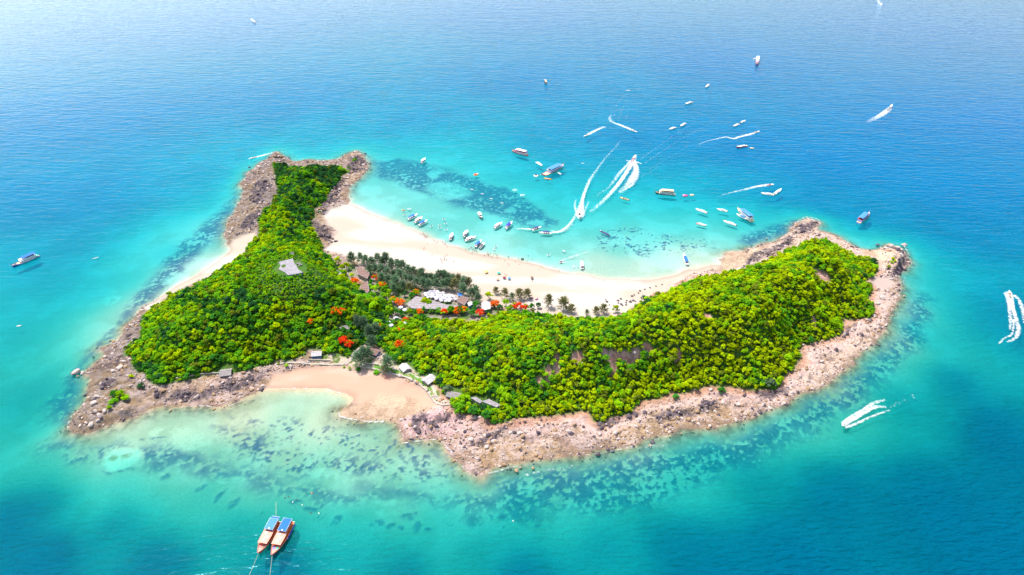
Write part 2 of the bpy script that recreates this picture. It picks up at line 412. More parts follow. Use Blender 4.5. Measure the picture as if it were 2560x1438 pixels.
colr = mixc(colr, C(.42, .33, .295), sstep(.80, .95, ridged) * .6)
pinkw = np.exp(-((X - pinkr.x) / 30) ** 2 - ((Y - pinkr.y) / 20) ** 2)
colr = mixc(colr, C(.50, .32, .31), np.clip(pinkw * 1.2, 0, 1))
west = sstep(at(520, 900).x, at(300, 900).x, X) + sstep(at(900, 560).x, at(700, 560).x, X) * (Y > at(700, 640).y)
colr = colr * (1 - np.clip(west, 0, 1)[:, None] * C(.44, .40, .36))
# upper bank of orange earth at the foot of the trees
bank = sstep(-9, -1, forest) * (X > at(1000, 1050).x) * (Y < 520)
colr = mixc(colr, C(.40, .205, .13), bank * .75)
colr = mixc(colr, C(.50, .36, .325), sstep(-16, -7, forest) * sstep(-2, -8, forest) * (X > at(1300, 1050).x) * (Y < 560) * .65)
tide = sstep(5.5, 1.0, c0) * (coast > 0) * (1 - sand)
colr = mixc(colr, C(.15, .105, .075), tide * sstep(.30, .55, n2) * .75)
flatc = mixc(np.tile(C(.37, .265, .185), (len(X), 1)), C(.24, .16, .10), sstep(.40, .62, n2) * .7)
flatc = mixc(flatc, C(.42, .35, .24), sstep(.55, .7, n1) * .6)
colr = mixc(colr, flatc, m_flat * .9)
colr = mixc(colr, mixc(np.tile(C(.055, .045, .050), (len(X), 1)), C(.13, .10, .11), sstep(.4, .7, n3)), dark * .9)
# sand
s_n = mixc(np.tile(C(.425, .38, .338), (len(X), 1)), C(.37, .295, .225), sstep(.42, .60, fbm(X * .35 + Y * .2, Y, 26, 3, off=191)) * .7)
s_s = mixc(np.tile(C(.40, .265, .19), (len(X), 1)), C(.43, .315, .245), sstep(.38, .62, fbm(X * .3, Y, 14, 3, off=211)))
red = sstep(1.5, 8, forest * 0 + sstep(.52, .66, fbm(X, Y, 7, 3, off=221)) * 9) * sstep(-14, -3, -np.abs(coast - 36)) * (X > at(930, 940).x)
s_s = mixc(s_s, C(.55, .24, .18), red * .7)
colr = mixc(colr, s_n, np.maximum(m_nb, m_ws))
colr = mixc(colr, C(.35, .275, .245), m_es)
colr = mixc(colr, s_s, m_sb)
colr = mixc(colr, flatc, sstep(-3, 4, sflat) * .85)
wet = sstep(6.0, .5, c0) * (coast > 0) * sand
colr = mixc(colr, colr * .80, wet)
# forest floor, gullies, resort yard
colr = mixc(colr, mixc(np.tile(C(.045, .125, .014), (len(X), 1)), C(.07, .12, .022), sstep(.4, .7, n2)), m_for)
g_c = mixc(np.tile(C(.42, .21, .145), (len(X), 1)), C(.50, .31, .24), sstep(.35, .65, n2))
g_c = mixc(g_c, C(.20, .10, .09), sstep(.55, .68, n3) * .6)
colr = mixc(colr, g_c, gul)
colr = mixc(colr, mixc(np.tile(C(.23, .195, .165), (len(X), 1)), C(.07, .13, .03), sstep(.45, .58, n2)), m_res * (1 - m_nb))
colr = mixc(colr, mixc(np.tile(C(.42, .34, .26), (len(X), 1)), C(.09, .14, .03), sstep(.48, .56, n2)), m_clr)
kn = np.exp(-((X - k.x) / 16) ** 2 - ((Y - k.y) / 22) ** 2)
colr = mixc(colr, C(.55, .36, .27), sstep(.35, .7, kn) * (1 - dark))
# sea bed
bedc = mixc(np.tile(C(.46, .43, .345), (len(X), 1)), C(.53, .505, .43), sstep(.4, .65, n1))
bedc = mixc(bedc, C(.58, .56, .47), bright * sstep(.30, .6, n2))
south = sstep(520, 380, Y)
bedc = bedc * (C(.86, .84, .86) + south[:, None] * C(.15, -.07, -.20))
rk = nearsh * (1 - np.clip(np.maximum.reduce([sstep(-14, 2, nb), sstep(-14, 2, wsand), sstep(-10, 2, sb)]), 0, 1))
bedc = mixc(bedc, mixc(np.tile(C(.27, .215, .135), (len(X), 1)), C(.15, .115, .08), sstep(.42, .58, n3)), rk * (.55 + .45 * sstep(.35, .55, n2)))
rp_ = at(305, 1147, -2); re_ = at(350, 1147, -2); rn_ = at(305, 1120, -2)
qr = np.hypot((X + wx * .4 - rp_.x) / (re_.x - rp_.x), (Y + wy * .4 - rp_.y) / (rn_.y - rp_.y))
bedc = mixc(bedc, C(.56, .54, .40), sstep(1.15, .75, qr) * .9)
reef = np.where(qr < 1.1, np.minimum(reef, .12), reef)
for hx, hy in ((285, 1144), (319, 1138)):
    hp = at(hx, hy, -1.5)
    bedc = mixc(bedc, C(.33, .25, .13), sstep(3.0, 1.2, np.hypot((X + wx * .5 - hp.x) * .6 - (Y - hp.y) * .3, Y + wy * .5 - hp.y)) * sstep(.30, .50, n3))
reefc = mixc(np.tile(C(.05, .055, .13), (len(X), 1)), C(.10, .10, .16), sstep(.45, .7, n3))
bedc = mixc(bedc, reefc, reef * .93)
sea_m = (coast < 0)
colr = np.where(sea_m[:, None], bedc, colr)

# ------------------------------------------------------------------ node helpers
def new_mat(name):
    m = bpy.data.materials.new(name)
    m.use_nodes = True
    nt = m.node_tree
    nt.nodes.clear()
    out = nt.nodes.new('ShaderNodeOutputMaterial')
    return m, nt, out
def N(nt, t, **kw):
    n = nt.nodes.new(t)
    for a, b in kw.items():
        setattr(n, a, b)
    return n
MATS = {}
def mat(name, color, rough=.55, var=.10, scale=1.5, spec=.4, metal=0.0, bump=0.0):
    if name in MATS: return MATS[name]
    m, nt, out = new_mat(name)
    b = N(nt, 'ShaderNodeBsdfPrincipled')
    tc = N(nt, 'ShaderNodeTexCoord')
    nz = N(nt, 'ShaderNodeTexNoise'); nz.inputs['Scale'].default_value = scale; nz.inputs['Detail'].default_value = 4
    nt.links.new(tc.outputs['Object'], nz.inputs['Vector'])
    mr = N(nt, 'ShaderNodeMapRange'); mr.inputs['From Min'].default_value = .3; mr.inputs['From Max'].default_value = .7
    mr.inputs['To Min'].default_value = 1 - var; mr.inputs['To Max'].default_value = 1 + var
    nt.links.new(nz.outputs['Fac'], mr.inputs['Value'])
    mx = N(nt, 'ShaderNodeVectorMath', operation='SCALE'); mx.inputs[0].default_value = color
    nt.links.new(mr.outputs[0], mx.inputs['Scale'])
    nt.links.new(mx.outputs[0], b.inputs['Base Color'])
    b.inputs['Roughness'].default_value = rough
    b.inputs['Specular IOR Level'].default_value = spec
    b.inputs['Metallic'].default_value = metal
    if bump:
        bp = N(nt, 'ShaderNodeBump'); bp.inputs['Strength'].default_value = bump; bp.inputs['Distance'].default_value = .1
        nt.links.new(nz.outputs['Fac'], bp.inputs['Height']); nt.links.new(bp.outputs[0], b.inputs['Normal'])
    nt.links.new(b.outputs[0], out.inputs[0])
    MATS[name] = m
    return m

# ground material: the mesh's own colour layer, broken up by fine grain
gm, nt, out = new_mat('ground')
b = N(nt, 'ShaderNodeBsdfPrincipled'); b.inputs['Roughness'].default_value = .9; b.inputs['Specular IOR Level'].default_value = .15
at_ = N(nt, 'ShaderNodeAttribute', attribute_name='stone')
geo = N(nt, 'ShaderNodeNewGeometry')
nz1 = N(nt, 'ShaderNodeTexNoise'); nz1.inputs['Scale'].default_value = .9; nz1.inputs['Detail'].default_value = 6; nz1.inputs['Roughness'].default_value = .7
nt.links.new(geo.outputs['Position'], nz1.inputs['Vector'])
grain = N(nt, 'ShaderNodeAttribute', attribute_name='grain')
mr = N(nt, 'ShaderNodeMapRange'); mr.inputs['From Min'].default_value = .32; mr.inputs['From Max'].default_value = .68
mr.inputs['To Min'].default_value = -.42; mr.inputs['To Max'].default_value = .42
nt.links.new(nz1.outputs['Fac'], mr.inputs['Value'])
ml = N(nt, 'ShaderNodeMath', operation='MULTIPLY_ADD'); ml.inputs[2].default_value = 1.0
nt.links.new(mr.outputs[0], ml.inputs[0]); nt.links.new(grain.outputs['Fac'], ml.inputs[1])
vm = N(nt, 'ShaderNodeVectorMath', operation='SCALE')
nt.links.new(at_.outputs['Color'], vm.inputs[0]); nt.links.new(ml.outputs[0], vm.inputs['Scale'])
nt.links.new(vm.outputs[0], b.inputs['Base Color'])
bp = N(nt, 'ShaderNodeBump'); bp.inputs['Distance'].default_value = .5
nt.links.new(grain.outputs['Fac'], bp.inputs['Strength']); nt.links.new(nz1.outputs['Fac'], bp.inputs['Height'])
nt.links.new(bp.outputs[0], b.inputs['Normal'])
nt.links.new(b.outputs[0], out.inputs[0])

# ------------------------------------------------------------------ mesh from arrays
def mesh_np(name, V, F, mats, smooth=True, attrs=None):
    me = bpy.data.meshes.new(name)
    nv, nf, k = len(V), len(F), F.shape[1]
    me.vertices.add(nv); me.vertices.foreach_set('co', V.astype(np.float32).ravel())
    me.loops.add(nf * k); me.loops.foreach_set('vertex_index', F.astype(np.int32).ravel())
    me.polygons.add(nf)
    me.polygons.foreach_set('loop_start', np.arange(0, nf * k, k, dtype=np.int32))
    me.polygons.foreach_set('loop_total', np.full(nf, k, np.int32))
    me.polygons.foreach_set('use_smooth', np.full(nf, smooth))
    for m in (mats if isinstance(mats, (list, tuple)) else [mats]): me.materials.append(m)
    for an, av in (attrs or {}).items():
        if av.ndim == 2:
            a = me.attributes.new(an, 'FLOAT_COLOR', 'POINT')
            a.data.foreach_set('color', np.concatenate([av, np.ones((nv, 1))], 1).astype(np.float32).ravel())
        else:
            a = me.attributes.new(an, 'FLOAT', 'POINT')
            a.data.foreach_set('value', av.astype(np.float32))
    me.update(calc_edges=True)
    o = bpy.data.objects.new(name, me)
    COL.objects.link(o)
    return o
I = np.arange(NX * NY).reshape(NY, NX)
QF = np.stack([I[:-1, :-1], I[:-1, 1:], I[1:, 1:], I[1:, :-1]], -1).reshape(-1, 4)
grain_v = np.where(sea_m, .35, np.clip(1.0 - .93 * sand, .05, 1) )
grain_v = np.where(m_flat > .5, .8, grain_v)
fc = lambda a: a[QF].mean(1)
f_c, f_for, f_nb, f_sb = fc(coast), fc(m_for), fc(np.maximum(m_nb, m_ws)), fc(m_sb)
f_yard = fc(np.maximum(m_res, m_clr))
cls = np.full(len(QF), 3)                       # rocky shore
cls[f_yard > .5] = 4
cls[f_for > .5] = 4
cls[(f_nb > .5) & (f_for <= .5)] = 1
cls[(f_sb > .5) & (f_for <= .5)] = 2
cls[f_c < 0] = 0
GROUND = {}
for kcls, nm in ((0, 'seabed'), (1, 'sandy_beach'), (2, 'small_cove_beach'), (3, 'rocky_shore'), (4, 'hillside')):
    ff = QF[cls == kcls]
    u, inv = np.unique(ff, return_inverse=True)
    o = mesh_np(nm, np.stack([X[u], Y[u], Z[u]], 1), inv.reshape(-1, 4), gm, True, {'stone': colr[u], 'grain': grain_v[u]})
    o['kind'] = 'structure'
    GROUND[nm] = o

# ------------------------------------------------------------------ the sea surface
wax, way = axis(-420, 470, 3.0, 16000), axis(225, 900, 3.0, 24000)
way = way[way > -4000]
wgx, wgy = np.meshgrid(wax, way)
WX, WY = wgx.ravel(), wgy.ravel()
wz = grid_sample(ax, ay, ZG, WX, WY)
keep = wz < 1.2
II = np.arange(len(WX)).reshape(len(way), len(wax))
WF = np.stack([II[:-1, :-1], II[:-1, 1:], II[1:, 1:], II[1:, :-1]], -1).reshape(-1, 4)
WF = WF[keep[WF].any(1)]
wdep = np.clip(-wz, 0, 40)
wm, nt, out = new_mat('sea_water')
dep = N(nt, 'ShaderNodeAttribute', attribute_name='depth')
geo = N(nt, 'ShaderNodeNewGeometry')
KABS = (.25, .030, .016)
comb = N(nt, 'ShaderNodeCombineXYZ')
combi = N(nt, 'ShaderNodeCombineXYZ')
for i, kk in enumerate(KABS):
    m1 = N(nt, 'ShaderNodeMath', operation='MULTIPLY'); m1.inputs[1].default_value = -kk * 1.5
    nt.links.new(dep.outputs['Fac'], m1.inputs[0])
    ex = N(nt, 'ShaderNodeMath', operation='EXPONENT'); nt.links.new(m1.outputs[0], ex.inputs[0])
    nt.links.new(ex.outputs[0], comb.inputs[i])
# scattered light of the water body grows with depth
m2 = N(nt, 'ShaderNodeMath', operation='MULTIPLY'); m2.inputs[1].default_value = -.075
nt.links.new(dep.outputs['Fac'], m2.inputs[0])
ex2 = N(nt, 'ShaderNodeMath', operation='EXPONENT'); nt.links.new(m2.outputs[0], ex2.inputs[0])
tv = N(nt, 'ShaderNodeVectorMath', operation='SCALE')
nt.links.new(comb.outputs[0], tv.inputs[0]); nt.links.new(ex2.outputs[0], tv.inputs['Scale'])
tr = N(nt, 'ShaderNodeBsdfTransparent'); nt.links.new(tv.outputs[0], tr.inputs['Color'])
om = N(nt, 'ShaderNodeMath', operation='SUBTRACT'); om.inputs[0].default_value = 1.0; nt.links.new(ex2.outputs[0], om.inputs[1])
# body colour: greener where shallow, bluer where deep; bluer out to the north, with shade towards the camera painted into the deep tone
dr = N(nt, 'ShaderNodeMapRange'); dr.inputs['From Min'].default_value = 2.0; dr.inputs['From Max'].default_value = 14.0; dr.clamp = True; dr.interpolation_type = 'SMOOTHSTEP'
nt.links.new(dep.outputs['Fac'], dr.inputs['Value'])
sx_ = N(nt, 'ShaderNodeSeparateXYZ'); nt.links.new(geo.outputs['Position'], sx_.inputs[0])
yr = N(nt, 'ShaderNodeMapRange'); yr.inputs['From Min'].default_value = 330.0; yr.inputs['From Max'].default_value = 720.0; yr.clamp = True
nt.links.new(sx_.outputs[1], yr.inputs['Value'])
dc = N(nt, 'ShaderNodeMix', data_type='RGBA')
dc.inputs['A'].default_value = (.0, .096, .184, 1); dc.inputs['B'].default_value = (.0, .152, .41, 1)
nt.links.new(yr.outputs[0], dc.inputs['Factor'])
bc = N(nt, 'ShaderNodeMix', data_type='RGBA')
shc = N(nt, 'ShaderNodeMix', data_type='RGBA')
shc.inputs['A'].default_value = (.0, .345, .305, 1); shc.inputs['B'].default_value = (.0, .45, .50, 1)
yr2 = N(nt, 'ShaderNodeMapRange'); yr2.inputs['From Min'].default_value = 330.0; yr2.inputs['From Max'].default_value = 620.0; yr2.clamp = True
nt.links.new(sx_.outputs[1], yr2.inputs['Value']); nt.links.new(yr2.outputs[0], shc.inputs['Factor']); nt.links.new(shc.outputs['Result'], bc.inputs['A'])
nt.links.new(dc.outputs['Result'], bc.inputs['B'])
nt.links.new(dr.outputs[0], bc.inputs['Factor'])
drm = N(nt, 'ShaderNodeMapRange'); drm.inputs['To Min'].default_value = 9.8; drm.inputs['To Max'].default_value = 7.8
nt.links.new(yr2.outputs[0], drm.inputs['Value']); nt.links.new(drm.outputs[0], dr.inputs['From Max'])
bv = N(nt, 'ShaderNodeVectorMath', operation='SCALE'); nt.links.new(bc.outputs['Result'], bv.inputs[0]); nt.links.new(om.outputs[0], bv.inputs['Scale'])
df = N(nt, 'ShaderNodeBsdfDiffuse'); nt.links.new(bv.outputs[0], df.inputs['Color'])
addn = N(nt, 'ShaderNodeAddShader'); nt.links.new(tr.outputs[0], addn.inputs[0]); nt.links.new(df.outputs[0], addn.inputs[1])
# waves
def wave_layer(sx, sy, rot, detail, rough, dist):
    mp = N(nt, 'ShaderNodeMapping'); mp.inputs['Rotation'].default_value = (0, 0, R(rot)); mp.inputs['Scale'].default_value = (sx, sy, 1)
    nt.links.new(geo.outputs['Position'], mp.inputs['Vector'])
    nn = N(nt, 'ShaderNodeTexNoise'); nn.inputs['Scale'].default_value = 1.0; nn.inputs['Detail'].default_value = detail; nn.inputs['Roughness'].default_value = rough
    nn.inputs['Distortion'].default_value = dist
    nt.links.new(mp.outputs[0], nn.inputs['Vector'])
    return nn
w1 = wave_layer(.055, .17, 12, 2, .5, .4)
w2 = wave_layer(.20, .48, -14, 2, .5, .6)
w3 = wave_layer(.018, .05, 25, 2, .5, .2)
def madd(a, fa, bnode, fb):
    x1 = N(nt, 'ShaderNodeMath', operation='MULTIPLY'); x1.inputs[1].default_value = fa; nt.links.new(a, x1.inputs[0])
    x2 = N(nt, 'ShaderNodeMath', operation='MULTIPLY_ADD'); x2.inputs[1].default_value = fb; nt.links.new(bnode, x2.inputs[0]); nt.links.new(x1.outputs[0], x2.inputs[2])
    return x2.outputs[0]
hsum = madd(w1.outputs['Fac'], 1.9, w2.outputs['Fac'], .55)
hsum = madd(hsum, 1.0, w3.outputs['Fac'], 1.6)
# calmer close to the shore
cal = N(nt, 'ShaderNodeMapRange'); cal.inputs['From Min'].default_value = .2; cal.inputs['From Max'].default_value = 6; cal.inputs['To Min'].default_value = .25; cal.clamp = True
nt.links.new(dep.outputs['Fac'], cal.inputs['Value'])
cy = N(nt, 'ShaderNodeMapRange'); cy.inputs['From Min'].default_value = 300; cy.inputs['From Max'].default_value = 620; cy.inputs['To Min'].default_value = .42; cy.clamp = True
sx2 = N(nt, 'ShaderNodeSeparateXYZ'); nt.links.new(geo.outputs['Position'], sx2.inputs[0]); nt.links.new(sx2.outputs[1], cy.inputs['Value'])
cal2 = N(nt, 'ShaderNodeMath', operation='MULTIPLY'); nt.links.new(cal.outputs[0], cal2.inputs[0]); nt.links.new(cy.outputs[0], cal2.inputs[1])
cal0, cal = cal, cal2
bp = N(nt, 'ShaderNodeBump'); bp.inputs['Distance'].default_value = .6
nt.links.new(cal.outputs[0], bp.inputs['Strength']); nt.links.new(hsum, bp.inputs['Height'])
gl = N(nt, 'ShaderNodeBsdfGlossy'); gl.inputs['Roughness'].default_value = .16; nt.links.new(bp.outputs[0], gl.inputs['Normal'])
fr = N(nt, 'ShaderNodeFresnel'); fr.inputs['IOR'].default_value = 1.33
frp = N(nt, 'ShaderNodeMath', operation='POWER'); frp.inputs[1].default_value = 2.0; nt.links.new(fr.outputs[0], frp.inputs[0])
frm = N(nt, 'ShaderNodeMath', operation='MULTIPLY', use_clamp=True); frm.inputs[1].default_value = 6.5; nt.links.new(frp.outputs[0], frm.inputs[0])
bp2 = N(nt, 'ShaderNodeBump'); bp2.inputs['Distance'].default_value = .45
nt.links.new(cal.outputs[0], bp2.inputs['Strength']); nt.links.new(hsum, bp2.inputs['Height']); nt.links.new(bp2.outputs[0], fr.inputs['Normal'])
w4 = wave_layer(.13, .42, -22, 3, .55, .5)
h3 = madd(w4.outputs['Fac'], 1.5, w1.outputs['Fac'], 1.2)
bp3 = N(nt, 'ShaderNodeBump'); bp3.inputs['Distance'].default_value = 1.9
nt.links.new(cal0.outputs[0], bp3.inputs['Strength']); nt.links.new(h3, bp3.inputs['Height'])
nt.links.new(bp3.outputs[0], df.inputs['Normal'])
gtint = N(nt, 'ShaderNodeMix', data_type='RGBA', clamp_factor=True); gtint.inputs['A'].default_value = (.30, .80, 1, 1); gtint.inputs['B'].default_value = (.86, .98, 1, 1)
gt2 = N(nt, 'ShaderNodeMath', operation='MULTIPLY', use_clamp=True); gt2.inputs[1].default_value = 2.2; nt.links.new(frm.outputs[0], gt2.inputs[0])
nt.links.new(gt2.outputs[0], gtint.inputs['Factor']); nt.links.new(gtint.outputs['Result'], gl.inputs['Color'])
mxs = N(nt, 'ShaderNodeMixShader')
nt.links.new(frm.outputs[0], mxs.inputs[0]); nt.links.new(addn.outputs[0], mxs.inputs[1]); nt.links.new(gl.outputs[0], mxs.inputs[2])
nt.links.new(mxs.outputs[0], out.inputs[0])
u, inv = np.unique(WF, return_inverse=True)
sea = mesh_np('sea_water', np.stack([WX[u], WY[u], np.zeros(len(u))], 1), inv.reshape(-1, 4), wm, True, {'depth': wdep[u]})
sea['kind'] = 'structure'
# ------------------------------------------------------------------ mesh builder
class MB:
    def __init__(s): s.v, s.f, s.m = [], [], []
    def add(s, vs, fs, mi=0):
        o = len(s.v)
        s.v += [tuple(v) for v in vs]
        s.f += [tuple(i + o for i in f) for f in fs]
        s.m += [mi] * len(fs)
        return s
    def box(s, cx, cy, cz, lx, ly, lz, mi=0, rz=0.0, top=1.0):
        c, n = math.cos(rz), math.sin(rz)
        vs = []
        for z, k in ((-.5, 1.0), (.5, top)):
            for x, y in ((-.5, -.5), (.5, -.5), (.5, .5), (-.5, .5)):
                X_, Y_ = x * lx * k, y * ly * k
                vs.append((cx + X_ * c - Y_ * n, cy + X_ * n + Y_ * c, cz + z * lz))
        return s.add(vs, [(3, 2, 1, 0), (4, 5, 6, 7), (0, 1, 5, 4), (1, 2, 6, 5), (2, 3, 7, 6), (3, 0, 4, 7)], mi)
    def tube(s, pts, r, n=6, mi=0, cap=True):
        pts = [Vector(p) for p in pts]
        rs = r if isinstance(r, (list, tuple)) else [r] * len(pts)
        rings = []
        for i, p in enumerate(pts):
            d = (pts[min(i + 1, len(pts) - 1)] - pts[max(i - 1, 0)]).normalized()
            a = d.cross(Vector((0, 0, 1)))
            if a.length < 1e-3: a = Vector((1, 0, 0))
            a.normalize(); b_ = d.cross(a)
            rings.append([p + (a * math.cos(t) + b_ * math.sin(t)) * rs[i] for t in [2 * math.pi * j / n for j in range(n)]])
        return s.loft(rings, True, cap, mi)
    def loft(s, rings, closed=True, cap=True, mi=0):
        n = len(rings[0]); vs = [v for r_ in rings for v in r_]; fs = []
        for i in range(len(rings) - 1):
            for j in range(n if closed else n - 1):
                k = (j + 1) % n
                fs.append((i * n + j, i * n + k, (i + 1) * n + k, (i + 1) * n + j))
        if cap and closed:
            fs.append(tuple(range(n - 1, -1, -1))); fs.append(tuple((len(rings) - 1) * n + j for j in range(n)))
        return s.add(vs, fs, mi)
    def ico(s, c, r, sub=1, mi=0, squash=(1, 1, 1), jit=0.0, rr=None):
        import bmesh
        key = sub
        if key not in MB._ico:
            bm = bmesh.new(); bmesh.ops.create_icosphere(bm, subdivisions=sub, radius=1)
            bm.verts.ensure_lookup_table()
            MB._ico[key] = ([v.co.copy() for v in bm.verts], [[v.index for v in f.verts] for f in bm.faces]); bm.free()
        vs, fs = MB._ico[key]
        rr = rr or rnd
        out = []
        for v in vs:
            k = r * (1 + (rr.random() - .5) * 2 * jit)
            out.append((c[0] + v.x * k * squash[0], c[1] + v.y * k * squash[1], c[2] + v.z * k * squash[2]))
        return s.add(out, fs, mi)
    def mesh(s, name, mats, smooth=False):
        me = bpy.data.meshes.new(name)
        me.from_pydata(s.v, [], s.f)
        for m in (mats if isinstance(mats, (list, tuple)) else [mats]): me.materials.append(m)
        if len(me.materials) > 1: me.polygons.foreach_set('material_index', s.m)
        if smooth: me.polygons.foreach_set('use_smooth', [True] * len(me.polygons))
        me.update()
        return me
    def build(s, name, mats, parent=None, smooth=False):
        return place_mesh(name, s.mesh(name, mats, smooth), parent)
MB._ico = {}
def place_mesh(name, me, parent=None):
    o = bpy.data.objects.new(name, me); COL.objects.link(o)
    if parent: o.parent = parent
    return o
def tag(o, label, cat, group=None):
    o['label'] = label; o['category'] = cat
    if group: o['group'] = group
    return o
def thing(name, label, cat, loc=(0, 0, 0), rz=0.0, group=None):
    o = bpy.data.objects.new(name, None); COL.objects.link(o)
    o.empty_display_size = .5
    o.location = loc; o.rotation_euler = (0, 0, rz)
    return tag(o, label, cat, group)

# ------------------------------------------------------------------ foliage materials and crowns
def leaf_mat(name, col, var=.28, transl=.42, col2=None):
    m, nt, out = new_mat(name)
    oi = N(nt, 'ShaderNodeObjectInfo')
    tint = N(nt, 'ShaderNodeAttribute', attribute_name='tint')
    mr = N(nt, 'ShaderNodeMapRange'); mr.inputs['To Min'].default_value = 1 - var; mr.inputs['To Max'].default_value = 1 + var
    nt.links.new(oi.outputs['Random'], mr.inputs['Value'])
    mr2 = N(nt, 'ShaderNodeMapRange'); mr2.inputs['To Min'].default_value = .68; mr2.inputs['To Max'].default_value = 1.36
    nt.links.new(tint.outputs['Fac'], mr2.inputs['Value'])
    mu = N(nt, 'ShaderNodeMath', operation='MULTIPLY'); nt.links.new(mr.outputs[0], mu.inputs[0]); nt.links.new(mr2.outputs[0], mu.inputs[1])
    cm = N(nt, 'ShaderNodeMix', data_type='RGBA'); cm.inputs['A'].default_value = (*col, 1)
    c2 = col2 or (col[0] * 1.5, col[1] * 1.12, col[2] * .9)
    cm.inputs['B'].default_value = (*c2, 1)
    nt.links.new(tint.outputs['Fac'], cm.inputs['Factor'])
    sc = N(nt, 'ShaderNodeVectorMath', operation='SCALE'); nt.links.new(cm.outputs['Result'], sc.inputs[0]); nt.links.new(mu.outputs[0], sc.inputs['Scale'])
    d = N(nt, 'ShaderNodeBsdfDiffuse'); t = N(nt, 'ShaderNodeBsdfTranslucent')
    nt.links.new(sc.outputs[0], d.inputs['Color']); nt.links.new(sc.outputs[0], t.inputs['Color'])
    mx = N(nt, 'ShaderNodeMixShader'); mx.inputs[0].default_value = transl
    nt.links.new(d.outputs[0], mx.inputs[1]); nt.links.new(t.outputs[0], mx.inputs[2]); nt.links.new(mx.outputs[0], out.inputs[0])
    return m
BARK = mat('bark', (.13, .10, .075), .9, .3, 3.0, .1)
def leaf_quads(V, F, T, c, rad, n, size, rr, squash=.85, up=.6, tbase=.5, matidx=None, M=None, lower=-.35):
    for _ in range(n):
        while True:
            d = Vector((rr.gauss(0, 1), rr.gauss(0, 1), rr.gauss(0, 1)))
            if d.length < 1e-3: continue
            d.normalize()
            if d.z > lower: break
        p = Vector(c) + Vector((d.x * rad, d.y * rad, d.z * rad * squash)) * (.82 + .3 * rr.random())
        nrm = (d + Vector((rr.gauss(0, .38), rr.gauss(0, .38), up + rr.gauss(0, .3)))).normalized()
        a = nrm.cross(Vector((rr.random() - .5, rr.random() - .5, rr.random() - .5)))
        if a.length < 1e-3: a = Vector((1, 0, 0))
        a.normalize(); b_ = nrm.cross(a)
        s1, s2 = size * (.7 + .6 * rr.random()), size * (.45 + .4 * rr.random())
        o = len(V)
        V += [p - a * s1, p - b_ * s2 - nrm * s1 * .2, p + a * s1, p + b_ * s2 - nrm * s1 * .2]
        F.append((o, o + 1, o + 2, o + 3))
        t = min(1, max(0, tbase + rr.gauss(0, .16)))
        T += [t] * 4
        if M is not None: M.append(matidx)
def crown_mesh(name, mats, puffs, rr, n=30, size=.5, core=.72):
    """puffs: (centre, radius, tint, material index)"""
    V, F, T, M = [], [], [], []
    for c, r, tb, mi in puffs:
        leaf_quads(V, F, T, c, r, n, size, rr, tbase=tb, matidx=mi, M=M)
        mb = MB().ico(c, r * core, 1, squash=(1, 1, .8), jit=.2, rr=rr)
        o = len(V); V += [Vector(v) for v in mb.v]; F += [tuple(i + o for i in f) for f in mb.f]
        T += [max(0, tb - .12)] * len(mb.v); M += [mi] * len(mb.f)
    me = bpy.data.meshes.new(name)
    me.from_pydata([tuple(v) for v in V], [], F)
    for m in mats: me.materials.append(m)
    me.polygons.foreach_set('material_index', M)
    a = me.attributes.new('tint', 'FLOAT', 'POINT'); a.data.foreach_set('value', np.array(T, np.float32))
    me.update()
    return me
def broad_puffs(rr, r=2.7, base=2.0, h=3.4, k=9, mi=0):
    out = [((0, 0, base + h * .62), r * .5, .6, mi)]
    for i in range(k):
        a = 2 * math.pi * i / k * 2.399 + rr.random()
        q = rr.random() ** .5
        x, y = math.cos(a) * r * .78 * q, math.sin(a) * r * .78 * q
        z = base + h * (.35 + .5 * (1 - q * q)) + rr.gauss(0, .28)
        out.append(((x, y, z), r * (.17 + .20 * rr.random()), .30 + .45 * rr.random(), mi))
    return out
def trunk_mesh(name, h, r, spread=1.6, limbs=4, rr=None):
    rr = rr or rnd
    mb = MB().tube([(0, 0, -.6), (.05, 0, h * .5), (.1, .08, h)], [r * 1.3, r, r * .6], 6)
    for i in range(limbs):
        a = 2 * math.pi * i / limbs + rr.random()
        mb.tube([(.05, 0, h * .6), (math.cos(a) * spread * .5, math.sin(a) * spread * .5, h * .95), (math.cos(a) * spread, math.sin(a) * spread, h * 1.35)], [r * .6, r * .4, r * .2], 5)
    return mb.mesh(name, BARK)
TONES = [('yellow green', (.310, .480, .005)), ('bright green', (.205, .450, .008)), ('mid green', (.115, .375, .014)),
         ('deep green', (.044, .225, .026)), ('dark bluish green', (.028, .125, .042)), ('olive green', (.150, .235, .020))]
LEAF = [leaf_mat('leaf_' + t.replace(' ', '_'), c) for t, c in TONES]
CROWNS = []
for ti in range(6):
    for sh in range(3):
        rr = random.Random(100 + ti * 7 + sh)
        CROWNS.append(crown_mesh('crown', [LEAF[ti]], broad_puffs(rr, 2.5 + .6 * rr.random(), 1.3 + rr.random() * .8, 3.0 + rr.random() * 1.4, 15 + 2 * sh), rr, 24, .38))
TRUNK = trunk_mesh('trunk', 2.6, .16)

